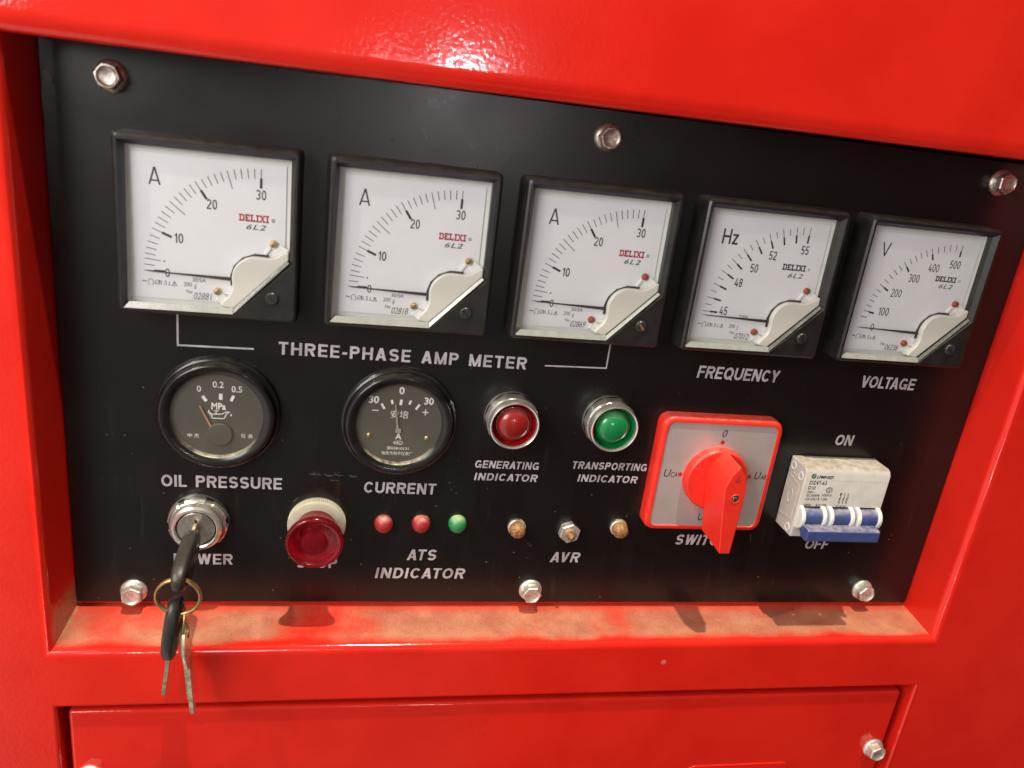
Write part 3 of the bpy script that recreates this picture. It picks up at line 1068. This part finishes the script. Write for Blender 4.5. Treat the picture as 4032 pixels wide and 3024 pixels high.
    e.add([(X(3.3), -77.5, 15.2), (X(50.8), -77.2, 15.2), (X(50.7), -74.6, 14.0), (X(5.6), -74.6, 14.0), (X(3.3), -77.5, 12.4), (X(50.8), -77.2, 12.4)],
          [(0, 1, 2, 3), (0, 4, 5, 1), (0, 3, 4), (1, 5, 2)])
    e.build("cover_edge", EDGE, T, smooth=False)
    e = MB()
    e.add([(X(50.9), -77.15, 14.8), (X(75.6), -51.0, 14.8), (X(74.7), -50.1, 13.8), (X(50.4), -75.3, 13.8), (X(50.9), -77.15, 12.4), (X(75.6), -51.0, 12.4)],
          [(0, 1, 2, 3), (0, 4, 5, 1), (1, 5, 2), (0, 3, 4)])
    e.build("cover_edge", EDGE if edge == 'bright' else EDGED, T, smooth=False)  # bright and grey tones paint how each edge catches the light
    # zero adjuster in the black corner
    ax_, ay_ = X(68.3), -68.3
    s_ = MB().lathe(ax_, ay_, [(3.1, 14.6), (3.1, 15.5), (2.9, 15.9), (2.55, 16.2), (0.1, 16.3)], 36, False, True)
    s_ = s_.build("zero_adjuster", ADJ, T)
    a = math.radians(-50)
    MB().line(ax_ - 2.0 * math.cos(a), ay_ - 2.0 * math.sin(a), ax_ + 2.0 * math.cos(a), ay_ + 2.0 * math.sin(a), 0.95, 16.36)\
        .build("slot", SLOTGOLD if tab == 'gold' else HOLE, s_, smooth=False)
    return T


SLOTGOLD = BRASS
meter(0.0, 'A', "leftmost of the three white ammeters, above the OIL PRESSURE gauge", "three ammeters in a row", "02881", 'brass')
meter(92.1, 'A', "middle white ammeter, above the round CURRENT gauge, with brass dial screws", "three ammeters in a row", "02818", 'brass', 'bright')
meter(183.7, 'A', "white ammeter beside the frequency meter, above the red and green lamps", "three ammeters in a row", "02869", 'gold', 'bright')
meter(275.6, 'Hz', "square white meter marked Hz, above the word FREQUENCY", None, "07012", 'copper')
meter(367.7, 'V', "square white meter marked V, above the word VOLTAGE", None, "06238", 'copper')


# ------------------------------------------------------------------ round gauges
def gauge(cx, cy, label, kind):
    T = thing("round_gauge", label, "gauge", (cx, cy, 0), "round black gauges")
    MB().lathe(cx, cy, [(30.6, 0), (30.6, 2.2), (30.0, 3.2), (28.9, 3.7), (28.5, 3.5), (28.2, 4.2), (27.9, 6.4), (27.2, 7.2), (26.2, 7.4),
                        (24.0, 6.6), (23.0, 6.0)], 96).build("bezel", GLOSSB, T, angle=50)
    MB().lathe(cx, cy, [(23.0, 6.0), (22.6, 5.4), (22.3, 3.1)], 96).build("inner_lip", LIP, T, angle=50)
    MB().lathe(cx, cy, [(22.6, 3.2), (22.0, 3.2), (0.1, 3.2)], 64, False, True).build("dial", DARKDIAL, T)
    dial = T.children[-1]
    z = 3.26
    k = MB()
    q = lambda s, x, y, w, h, **kw: k.text(s, x - w / 2, x + w / 2, y - h / 2, y + h / 2, z, **kw)
    if kind == 'oil':
        q("0", 33.2, -120.1, 2.0, 3.2, bold=0.006)
        q("0.2", 42.3, -117.4, 5.2, 3.3, bold=0.006)
        q("0.5", 51.2, -119.4, 5.0, 3.3, bold=0.006)
        k.line(34.9, -123.9, 36.6, -126.6, 1.5, z)
        k.line(43.5, -122.2, 43.5, -125.4, 1.7, z)
        k.line(49.7, -122.9, 48.4, -125.9, 1.5, z)
        q("MPa", 42.5, -129.0, 6.9, 3.7, bold=0.03)
        can = [(39.2, -135.6), (39.4, -133.4), (43.8, -133.2), (46.4, -131.9), (48.2, -131.8), (46.6, -132.6), (45.0, -135.6), (39.2, -135.6)]
        for a, b in zip(can[:-1], can[1:]):
            k.line(*a, *b, 0.5, z)
        for a in ((39.4, -133.4, 37.6, -132.0), (37.6, -132.0, 38.0, -131.2), (37.4, -132.4, 39.2, -134.4), (40.2, -131.5, 42.4, -131.5), (41.3, -131.5, 41.3, -133.2)):
            k.line(*a, 0.45, z)
        k.disc(48.5, -133.6, 0.4, z, 10, sy=1.4)
        q("中", 28.6, -145.6, 2.2, 2.2)
        q("杰", 31.9, -145.6, 2.4, 2.3)
        q("仪", 54.5, -144.6, 2.3, 2.3)
        q("表", 58.0, -144.8, 2.4, 2.3)
        MB().prism([(33.2, -129.0), (33.9, -128.8), (39.8, -140.6), (38.9, -141.0)], 3.9, 4.2).build("needle", NEEDLE, T)
        MB().lathe(43.2, -144.2, [(6.2, 3.25), (6.2, 4.2), (5.8, 4.6), (0.1, 4.7)], 40, False, True).build("hub", DARKDIAL, T)
    else:
        q("0", 133.2, -115.3, 2.8, 4.1, bold=0.03)
        q("30", 119.2, -121.0, 5.2, 4.1, bold=0.03)
        q("30", 147.8, -120.4, 5.0, 4.1, bold=0.03)
        q("-", 120.2, -127.0, 3.4, 0.55, bold=0.0)
        k.line(144.8, -126.8, 148.0, -126.8, 0.55, z)
        k.line(146.4, -125.1, 146.4, -128.5, 0.55, z + 0.01)
        for a in ((123.2, -123.0, 124.9, -126.0, 1.2), (128.3, -120.7, 128.9, -123.0, 1.2), (133.3, -120.3, 133.1, -123.4, 1.4),
                  (138.3, -120.6, 137.6, -122.9, 1.2), (143.0, -122.5, 141.2, -125.5, 1.2)):
            k.line(a[0], a[1], a[2], a[3], a[4], z)
        q("安培", 132.9, -128.7, 9.4, 4.4)
        q("A", 133.2, -141.2, 3.2, 3.6, bold=0.03)
        k.ring(133.3, -145.0, 2.3, 2.6, z, 32, sy=0.46)
        q("MC", 133.3, -145.0, 3.6, 1.6, bold=0.01)
        q("浙03810131", 133.3, -148.2, 11.6, 2.0, bold=0.004)
        q("瑞安市和平仪表厂", 133.2, -151.2, 16.4, 2.1)
        n = MB().prism([(130.1, -122.6), (130.7, -122.5), (133.2, -138), (131.9, -138)], 4.0, 4.3)
        n.box(131.4, 134.2, -138.8, -136.6, 3.6, 4.4)
        n.build("needle", NEEDLEG, T)
        for x, y in ((117.9, -141.0), (148.3, -141.3)):
            MB().lathe(x, y, [(1.3, 3.25), (1.2, 3.8), (0.6, 4.2), (0.05, 4.25)], 20, False, True).build("rivet", BRASS, T)
    k.build("dial_print", GAUGEINK, dial, smooth=False)
    MB().disc(cx, cy, 22.5, 5.2, 64).build("glass", GAUGEGLASS, T, smooth=False, fix=False)
    return T


gauge(42.0, -133.6, "round black oil pressure gauge with orange needle, marked MPa", 'oil')
gauge(133.2, -133.9, "round black ammeter gauge with pale needle, above the word CURRENT", 'cur')


# ------------------------------------------------------------------ red and green indicator lamps
def indicator(cx, cy, label, lens, well, ring):
    T = thing("indicator_lamp", label, "indicator lamp", (cx, cy, 0), "chrome ringed indicator lamps")

    def facet(i, r, z):
        return 1.0 - 0.045 * abs(math.sin(i * math.pi * 5 / 40))
    b = MB().lathe(cx, cy, [(14.7, 0), (14.8, 1.0), (14.6, 2.0)], 80)
    b.lathe(cx, cy, [(14.6, 2.0), (14.7, 6.4), (14.2, 7.6)], 80, mod=facet)
    b.lathe(cx, cy, [(14.0, 7.6), (13.4, 8.4), (13.6, 11.0), (13.5, 13.2), (13.2, 14.0), (12.8, 14.2), (12.3, 13.9), (11.9, 12.6)], 80)
    b.build("chrome_ring", CHROME, T, angle=28)
    MB().lathe(cx, cy, [(12.1, 12.8), (11.6, 10.4), (9.4, 8.2), (8.6, 8.0)], 64, False, True).build("reflector", well, T, angle=60)
    prof = [(9.0, 7.8), (9.0, 10.6)]
    for i in range(1, 10):
        a = math.pi / 2 * i / 10
        prof.append((9.0 * math.cos(a), 10.6 + 4.6 * math.sin(a)))
    prof.append((0.05, 15.2))
    MB().lathe(cx, cy, prof, 64, False, True).build("lens", lens, T, angle=60)
    MB().torus((cx, cy, 10.0), 9.35, 0.42, (1, 0, 0), (0, 1, 0), 56, 10).build("lens_ring", ring, T, angle=80)
    return T


indicator(193.0, -128.0, "red domed lamp in a chrome ring, above GENERATING INDICATOR", LENSR, WELLR, RINGR)
indicator(248.3, -127.2, "green domed lamp in a chrome ring, above TRANSPORTING INDICATOR", LENSG, WELLG, RINGG)


# ------------------------------------------------------------------ three small domes
def led(cx, cy, label, mat):
    prof = [(5.2, 0), (5.1, 1.6)]
    for i in range(1, 10):
        a = math.pi / 2 * i / 10
        prof.append((5.0 * math.cos(a), 1.8 + 4.4 * math.sin(a)))
    prof.append((0.05, 6.2))
    o = MB().lathe(cx, cy, prof, 40, False, True).build("small_indicator", mat, None, origin=(cx, cy, 0), angle=60)
    o['label'] = label
    o['category'] = "small lamp"
    o['group'] = "small domed ATS indicators"


led(129.2, -195.4, "small dusty red dome nearest the red stop button", LEDR)
led(149.9, -194.9, "small red dome between another red dome and a green one", LEDR)
led(170.4, -194.6, "small green dome in the row above ATS INDICATOR", LEDG)


# ------------------------------------------------------------------ adjuster stubs over AVR
def stub(cx, cy, label, rot):
    T = thing("adjuster_stub", label, "adjuster", (cx, cy, 0), "brown crusted AVR stubs")
    MB().lathe(cx, cy, [(5.2, 0), (5.2, 1.6), (4.7, 2.0), (3.0, 2.0)], 36).build("washer", ZINC, T)
    rr = random.Random(rot)
    w = [rr.uniform(0.88, 1.08) for _ in range(28)]
    MB().lathe(cx, cy, [(4.5, 1.8), (4.7, 4.0), (4.4, 6.0), (3.7, 7.4), (2.2, 8.2), (0.3, 8.4)], 28, False, True,
               mod=lambda i, r, z: 0.5 * (w[i] + w[(i + 1) % 28]) if r > 1 else 1).build("stub", BROWN, T, angle=70)


stub(204.9, -196.0, "brown crusted stub on a grey washer, under the red lamp", 3)
stub(266.2, -194.8, "brown crusted stub on a grey washer, beside the red rotary switch", 8)
T = thing("nut_post", "hexagonal pale nut with a slotted brown post, above the letters AVR", "adjuster", (236, -198, 0))
hx = lambda r, z, a=0.35: [(236.2 + r * math.cos(a + math.pi / 3 * i), -197.8 + r * math.sin(a + math.pi / 3 * i), z) for i in range(6)]
MB().loops([hx(6.3, 0), hx(6.3, 4.2), hx(5.8, 4.8)], False, True).build("nut", ZINC, T, angle=25)
MB().lathe(236.2, -197.8, [(3.0, 4.7), (3.0, 6.0), (2.4, 6.4), (1.7, 6.4), (1.7, 8.6), (0.9, 10.0), (0.1, 10.3)], 20, False, True).build("post", BROWN, T)
MB().line(235.3, -199.4, 237.0, -196.4, 0.6, 10.36).build("slot", HOLE, T.children[-1], smooth=False)

# ------------------------------------------------------------------ red rotary switch
T = thing("rotary_switch", "square red rotary selector switch with silver face plate, its lever pointing down", "switch", (315, -156, 0))
b = MB()
b.loops([[(x, y, 0) for x, y in rrect(278, 351.5, -191.2, -120.0, 6, 6)], [(x, y, 6.2) for x, y in rrect(278, 351.5, -191.2, -120.0, 6, 6)],
         [(x, y, 8.2) for x, y in rrect(278.6, 350.9, -190.6, -120.6, 6, 6)], [(x, y, 8.9) for x, y in rrect(279.8, 349.7, -189.4, -121.8, 5, 6)],
         [(x, y, 8.8) for x, y in rrect(281.2, 348.6, -188.4, -123.0, 4, 6)], [(x, y, 7.9) for x, y in rrect(281.5, 348.3, -188.1, -123.3, 4, 6)]], False, False)
b.build("frame", SWRED, T, angle=50)
pl = MB().poly(rrect(281.4, 348.4, -188.2, -123.2, 4, 6), 8.0).build("face_plate", PLATE, T, smooth=False)
z = 8.06
k = MB()
k.text("0", 314.6, 317.6, -131.0, -126.6, z, bold=0.0, shear=0.22)
k.text("U", 284.4, 288.4, -157.2, -152.4, z, shear=0.15)
k.text("CA", 288.6, 292.6, -157.2, -154.0, z, shear=0.15)
k.text("U", 340.6, 344.4, -156.8, -152.0, z, shear=0.15)
k.text("AB", 344.6, 348.0, -156.8, -153.7, z, shear=0.15)
k.text("U", 311.0, 314.6, -184.8, -180.2, z, shear=0.15)
k.text("BC", 315.0, 319.0, -184.8, -181.6, z, shear=0.15)
k.build("plate_lettering", INK_B, pl, smooth=False)
k = MB()
for x, y in ((315.8, -134.4), (294.3, -155.4), (337.2, -155.2), (316, -176.6)):
    k.disc(x, y, 1.35, z, 20)
k.build("position_dot", DOT, pl, smooth=False)
MB().lathe(315, -156.2, [(19.0, 8.0), (19.0, 11.6), (18.6, 12.8), (17.6, 13.6), (0.1, 13.8)], 72, False, True).build("knob_disc", SWRED, T, angle=35)
lv = MB()


def lever_loop(pts, z):
    return [(x, y, z) for x, y in pts]


def hull(nx, ny, xl, xr, ys, bl, brr, yb):
    """pointed outline: nose, curved shoulders, tapering tail"""
    pts = [(nx, ny)]
    pts += [(nx + (xr - nx) * 0.62, ny + (ys - ny) * 0.42), (xr, ys), (xr + (brr - xr) * 0.35, ys + (yb - ys) * 0.4), (brr, yb)]
    pts += [(bl, yb), (xl + (bl - xl) * 0.35, ys + (yb - ys) * 0.4), (xl, ys), (nx + (xl - nx) * 0.62, ny + (ys - ny) * 0.42)]
    return pts


lv.loops([lever_loop(hull(315.6, -136.2, 307.4, 324.0, -151.5, 312.0, 323.2, -188.0), 13.4),
          lever_loop(hull(315.6, -136.6, 308.2, 323.2, -151.0, 313.2, 322.6, -189.2), 22.0),
          lever_loop(hull(315.6, -137.2, 309.2, 322.2, -150.4, 314.8, 321.3, -191.4), 34.0)])
lo = lv.build("lever", SWRED, T, bevel=0.7, seg=3)
MB().poly([(315.9, -141.2), (317.7, -146.6), (314.2, -146.6)], 34.06).build("arrow_mark", DOT, lo, smooth=False)
sc2 = MB().lathe(316.6, -156.4, [(2.7, 34.05), (2.5, 34.35), (2.2, 34.1), (2.0, 34.07)], 30).build("screw_rim", SWRED, lo)
s_ = MB().disc(316.6, -156.4, 2.2, 34.08, 24)
s_.build("screw_well", HOLE, lo, smooth=False)
MB().lathe(316.5, -156.6, [(1.5, 34.09), (1.3, 34.2), (0.05, 34.22)], 20, False, True).build("screw", NICKEL, lo)
k = MB()
k.line(315.4, -157.3, 317.5, -156.0, 0.4, 34.26)
k.line(315.8, -155.6, 317.2, -157.7, 0.4, 34.27)
k.build("screw_cross", HOLE, lo, smooth=False)

# ------------------------------------------------------------------ circuit breaker
T = thing("circuit_breaker", "off-white three pole circuit breaker with blue toggle bar down, between ON and OFF", "circuit breaker", (394, -166, 0))
A0, A1 = 366.4, 421.6
body = MB()
prof = [(0, -143.8), (14.6, -143.8), (16.6, -144.6), (18, -147.0), (18, -188.6), (0, -188.6)]
body.loops([[(x, y, zz) for zz, y in prof] for x in (A0, A1)])
body = body.build("body", BODY, T, bevel=0.7, seg=3)
k = MB()
for cyy, czz in ((-148.4, 4.2), (-150.8, 13.6), (-184.6, 13.2)):
    for i in range(24):
        a0, a1 = 2 * math.pi * i / 24, 2 * math.pi * (i + 1) / 24
        k.add([(A0 - 0.25, cyy + 2.3 * math.cos(a), czz + 2.3 * math.sin(a)) for a in (a0, a1)] +
              [(A0 - 0.05, cyy + 1.75 * math.cos(a), czz + 1.75 * math.sin(a)) for a in (a1, a0)], [(0, 1, 2, 3)])
        k.add([(A0 + 0.02, cyy + 2.6 * math.cos(a), czz + 2.6 * math.sin(a)) for a in (a0, a1)] +
              [(A0 - 0.25, cyy + 2.3 * math.cos(a), czz + 2.3 * math.sin(a)) for a in (a1, a0)], [(0, 1, 2, 3)])
k.build("rivet_ring", EARW, body, smooth=False)
k = MB()


def side_line(y0, z0, y1, z1, w=0.5):
    d = Vector((0, y1 - y0, z1 - z0)).normalized()
    nrm = Vector((0, -d.z, d.y)) * w / 2
    p, q = Vector((A0 - 0.18, y0, z0)), Vector((A0 - 0.18, y1, z1))
    k.loops([[tuple(p - nrm + Vector((0.3, 0, 0))), tuple(p), tuple(p + nrm + Vector((0.3, 0, 0)))],
             [tuple(q - nrm + Vector((0.3, 0, 0))), tuple(q), tuple(q + nrm + Vector((0.3, 0, 0)))]])


for a in ((-154, 1.0, -156.5, 14.5), (-156.5, 14.5, -178, 14.5), (-178, 14.5, -180.5, 1.0), (-154, 1.0, -180.5, 1.0), (-152.4, 0.6, -152.4, 9.5)):
    side_line(*a)
for i in range(18):
    a0, a1 = 2 * math.pi * i / 18, 2 * math.pi * (i + 1) / 18
    side_line(-166 + 4.2 * math.cos(a0), 8 + 2.4 * math.sin(a0), -166 + 4.2 * math.cos(a1), 8 + 2.4 * math.sin(a1), 0.45)
k.build("side_moulding", BODY, body, smooth=False)
k = MB()
z = 18.07
k.text("LPMNSD", 373.6, 384.4, -150.0, -148.1, z, bold=0.03, shear=0.25)
k.text("DZ47-63", 370.0, 381.0, -154.0, -151.6, z, bold=0.012)
k.text("D10", 370.0, 374.6, -157.2, -155.0, z, bold=0.012)
k.text("400V~", 370.0, 375.0, -159.6, -158.1, z)
k.text("IEC60898", 370.0, 378.6, -161.8, -160.2, z)
k.text("A000018", 379.8, 386.2, -161.4, -159.8, z)
k.text("GB10963", 370.0, 377.2, -164.2, -162.6, z)
k.text("I ON", 380.2, 384.0, -164.2, -162.4, z, bold=0.01)
k.text("6000A", 370.0, 374.6, -168.0, -166.4, z, bold=0.01)
k.text("O OFF", 379.2, 384.6, -168.2, -166.4, z, bold=0.01)
k.line(378.4, -164.6, 378.4, -162.8, 0.35, z)
k.poly([(377.8, -163.4), (379.0, -163.4), (378.4, -162.2)], z)
k.line(378.2, -166.2, 378.2, -167.6, 0.35, z)
k.poly([(377.6, -167.2), (378.8, -167.2), (378.2, -168.4)], z)
k.ring(383.8, -157.2, 1.9, 2.15, z, 28, sy=0.85)
k.ring(383.8, -157.2, 1.35, 1.55, z, 28, sy=0.85)
k.text("S", 383.3, 384.4, -157.9, -156.5, z)
for i in range(3):
    x = 392.2 + 2.35 * i
    k.text("135"[i], x - 0.5, x + 0.5, -160.6, -158.9, z)
    zz = [(0, -161), (0.7, -161.8), (-0.6, -162.6), (0.7, -163.4), (-0.6, -164.4), (0.7, -165.2), (0, -166.2)]
    for a, b2 in zip(zz[:-1], zz[1:]):
        k.line(x + a[0], a[1], x + b2[0], b2[1], 0.34, z)
k.text("2/4/6/", 390.8, 398.0, -168.4, -166.8, z)
k.build("rating_print", INK_B, body, smooth=False)
k = MB()
k.disc(371.6, -148.6, 1.55, z, 24)
k.build("logo", GREENP, body, smooth=False)
k = MB()
k.line(371.0, -149.5, 372.2, -147.7, 0.35, z + 0.05)
k.build("logo_stroke", EARW, body.children[-1], smooth=False)
k = MB()
k.line(A0 + 1, -151.0, A1 - 1, -151.0, 0.25, 18.04)
for x in (384.8, 403.2):
    k.line(x, -144.0 - 3.4, x, -188, 0.3, 18.04)
k.build("pole_seam", PALEGREY, body, smooth=False)


def cyl_x(mb, x0, x1, cy, cz, r, a0=0, a1=360, seg=28, ry=None):
    ry = ry or r
    pts = [(cy + ry * math.cos(math.radians(a0 + (a1 - a0) * i / seg)), cz + r * math.sin(math.radians(a0 + (a1 - a0) * i / seg)))
           for i in range(seg + (0 if a1 - a0 >= 360 else 1))]
    mb.loops([[(x0, p, q) for p, q in pts], [(x1, p, q) for p, q in pts]])
    return mb


for x0, x1 in ((367.6, 384.0), (386.0, 402.2), (404.2, 420.4)):
    tg = cyl_x(MB(), x0 + 2.9, x1 - 2.9, -174.8, 17.6, 5.6).build("toggle", BLUE, T, angle=40)
    MB().box(x0 + 2.9, x1 - 2.9, -170.4, -168.2, 17.0, 18.08).build("toggle_slot", HOLE, tg, smooth=False)
    for ex in (x0, x1 - 2.6):
        e = cyl_x(MB(), ex, ex + 2.6, -175.0, 17.5, 6.6, 0, 180, 24, ry=7.2)
        e.build("toggle_guard", EARW, tg, bevel=0.8, seg=3)
bar = MB()
prof = [(21.5, -177.6), (28.6, -177.4), (30.0, -178.4), (30.0, -184.4), (28.6, -185.4), (23.0, -184.6), (20.6, -181.0)]
bar.loops([[(x, y, zz) for zz, y in prof] for x in (369.2, 416.2)])
bar.build("toggle_bar", BLUE, T, bevel=0.5, seg=2)

# ------------------------------------------------------------------ key switch
T = thing("key_switch", "round chrome key switch with a key in it, above the word POWER", "key switch", (32.2, -196, 0))
b = MB()
b.lathe(32.2, -196, [(15.4, 0), (15.5, 1.0), (15.2, 2.0)], 72)
b.lathe(32.2, -196, [(15.2, 2.0), (15.0, 5.2), (14.2, 6.0)], 72, mod=lambda i, r, z: 0.945 if (i % 12) in (0, 1, 2) else 1.0)
b.lathe(32.2, -196, [(14.0, 5.6), (13.4, 6.0), (13.5, 7.6), (12.9, 9.4), (11.8, 10.4), (10.8, 10.5), (10.2, 10.0), (9.9, 8.4)], 72)
b.build("chrome_nut", CHROME, T, angle=28)
MB().lathe(32.2, -196, [(10.0, 8.5), (9.2, 8.4)], 48).build("dark_gap", HOLE, T)
MB().lathe(32.2, -196, [(9.3, 8.0), (9.3, 9.5), (9.0, 9.8), (0.1, 9.8)], 56, False, True).build("lock_face", NICKEL, T)
MB().box(31.6, 33.0, -193.2, -190.6, 9.82, 9.9).build("keyhole", HOLE, T, smooth=False)

# ------------------------------------------------------------------ stop button
T = thing("stop_button", "red translucent mushroom push button in a ridged cream collar, above STOP", "push button", (93, -196, 0))
MB().lathe(93.1, -196, [(15.2, 0), (15.2, 4.6), (14.7, 5.4), (13.2, 5.9), (9.5, 6.0)], 176,
           mod=lambda i, r, z: (1.018 if i % 2 else 0.975) if r > 15 and z < 5 else 1.0).build("collar", CREAMC, T, angle=25)
MB().lathe(93.1, -196, [(10.6, 5.0), (10.6, 10.5), (11.2, 13.5), (12.8, 16.4), (14.4, 18.2), (14.9, 19.6), (15.0, 21.0), (14.7, 22.2), (14.0, 22.9),
                        (13.1, 22.9), (12.4, 22.5), (11.6, 22.2), (7.4, 21.8), (6.8, 21.5), (6.2, 21.7), (0.1, 21.6)], 80, True, True)\
    .build("mushroom_cap", STOPR, T, angle=60)
MB().lathe(93.1, -196, [(8.0, 6.05), (8.0, 13.0), (4.0, 14.0), (0.1, 14.0)], 40, False, True).build("inner_stem", LENSR, T)


# ------------------------------------------------------------------ keys and rings
def yz_loop(pts, x0, x1):
    """outline in the y-z plane given thickness along x"""
    return [[(x0, y, zz) for y, zz in pts], [(x1, y, zz) for y, zz in pts]]


def key_head(mb, c, L, W, th, ang, hole=None, n=36):
    """stadium-like key head; c=(x,y,z) centre, ang = direction of the long axis in the y-z plane (0 = out of the panel)"""
    ca, sa = math.cos(ang), math.sin(ang)

    def tr(l, w, x):
        return (c[0] + x, c[1] + l * sa + w * ca, c[2] + l * ca - w * sa)
    outer = []
    for i in range(n):
        t = 2 * math.pi * i / n
        outer.append((L / 2 * math.copysign(abs(math.cos(t)) ** 0.8, math.cos(t)), W / 2 * math.copysign(abs(math.sin(t)) ** 0.85, math.sin(t))))
    sec = [(-th / 2, 0.86), (-th / 2 * 0.72, 0.97), (-th / 4, 1.0), (th / 4, 1.0), (th / 2 * 0.72, 0.97), (th / 2, 0.86)]
    if hole is None:
        mb.loops([[tr(l * s, w * s, x) for l, w in outer] for x, s in sec])
    else:
        hl, hr = hole
        inner = [(hl + hr * math.cos(2 * math.pi * i / n), hr * math.sin(2 * math.pi * i / n)) for i in range(n)]
        lo = [[tr(l * s, w * s, x) for l, w in outer] for x, s in sec]
        lo += [[tr(l, w, th / 2) for l, w in inner], [tr(l, w, -th / 2) for l, w in inner], lo[0]]
        mb.loops(lo, False, False)
    return mb


KG = "keys hanging from the key switch"
T = thing("key", "black headed key standing in the chrome key switch", "key", (32.2, -196, 10), KG)
key_head(MB(), (32.9, -197.0, 37.0), 42.0, 16.0, 6.8, math.radians(-4), hole=(15.0, 3.2)).build("key_head", RUBBER, T, angle=50)
MB().box(31.5, 32.9, -199.5, -192.5, 9.0, 18.5).build("key_blade", KEYSTEEL, T)
o = MB().torus((32.0, -208.4, 50.6), 10.0, 0.85, (1, 0, 0), (0, 1, 0.06), 64, 10)
o.torus((32.0, -208.4, 51.6), 10.0, 0.85, (1, 0, 0), (0, 1, 0.06), 64, 10)
o = o.build("key_ring", RING, None, origin=(32.0, -208.4, 50.6), angle=80)
o['label'] = "large brass key ring through the head of the inserted key"
o['category'] = "key ring"
o['group'] = "brass key rings"


def hang_key(name, label, top, direction, th, head, blade, mats, hole=True, bw=5.0):
    """a key hanging along `direction` (y-z plane vector plus x lean) from the point `top`"""
    T = thing(name, label, "key", top, KG)
    top = Vector(top)
    d = Vector(direction).normalized()
    side = Vector((0, -d.z, d.y)).normalized()          # width direction, in the y-z plane
    nrm = d.cross(side).normalized()
    HL, HW = head
    n = 36

    def loop(s, x):
        pts = []
        for i in range(n):
            t = 2 * math.pi * i / n
            l = HL / 2 - 2.5 + HL / 2 * s * math.copysign(abs(math.cos(t)) ** 0.8, math.cos(t))
            w = HW / 2 * s * math.copysign(abs(math.sin(t)) ** 0.85, math.sin(t))
            pts.append(tuple(top + d * l + side * w + nrm * x))
        return pts
    sec = [(-th / 2, 0.84), (-th / 2 * 0.7, 0.96), (-th / 4, 1.0), (th / 4, 1.0), (th / 2 * 0.7, 0.96), (th / 2, 0.84)]
    lo = [loop(s, x) for x, s in sec]
    hole_l = lambda x: [tuple(top + d * (1.6 + 2.6 * math.cos(2 * math.pi * i / n)) + side * (2.6 * math.sin(2 * math.pi * i / n)) + nrm * x)
                        for i in range(n)]
    lo += [hole_l(th / 2), hole_l(-th / 2), lo[0]]
    MB().loops(lo, False, False).build("key_head", mats[0], T, angle=50)
    b = MB()
    s0, s1 = HL - 4.5, HL - 2.5 + blade
    nseg = 14
    t2 = 0.95
    L = []
    rr = random.Random(int(s1 * 10))
    for i in range(nseg + 1):
        l = s0 + (s1 - s0) * i / nseg
        cut = rr.uniform(0.15, 0.45) * bw if 4 < i < nseg else 0
        w0, w1 = -bw / 2, bw / 2 - cut
        if i == nseg:
            w0, w1 = -bw / 2 + 1.6, bw / 2 - 2.0
        L.append([tuple(top + d * l + side * a + nrm * c) for a, c in ((w0, -t2), (w1, -t2), (w1, t2), (w0, t2))])
    b.loops(L)
    b.build("key_blade", mats[1], T, angle=20)
    return T


hang_key("key", "black headed key hanging below the large ring, its narrow blade pointing down", (30.0, -214.5, 47.5), (-4.8, -37, -2.5), 6.6,
         (36.0, 18.0), 25.0, (RUBBER, KEYMET))
o = MB().torus((33.0, -224.5, 47.2), 7.2, 0.6, (0.25, 0, 1), (0.12, 1, 0), 48, 8)
o = o.build("key_ring", RING, None, origin=(33.0, -224.5, 47.2), angle=80)
o['label'] = "small brass ring linked through the large ring, holding the bare metal keys"
o['category'] = "key ring"
o['group'] = "brass key rings"
hang_key("key", "bare brown metal key on the small ring, behind the nickel key", (32.6, -229.0, 45.0), (3.0, -52, -2.0), 2.2, (23.0, 14.0), 26.0,
         (KEYMET, KEYMET), bw=6.0)
hang_key("key", "worn nickel key with notched blade, hanging lowest on the small ring", (34.6, -229.5, 49.0), (3.4, -54, 0.5), 2.4, (24.0, 14.0), 28.0,
         (KEYSTEEL, KEYSTEEL), bw=6.0)
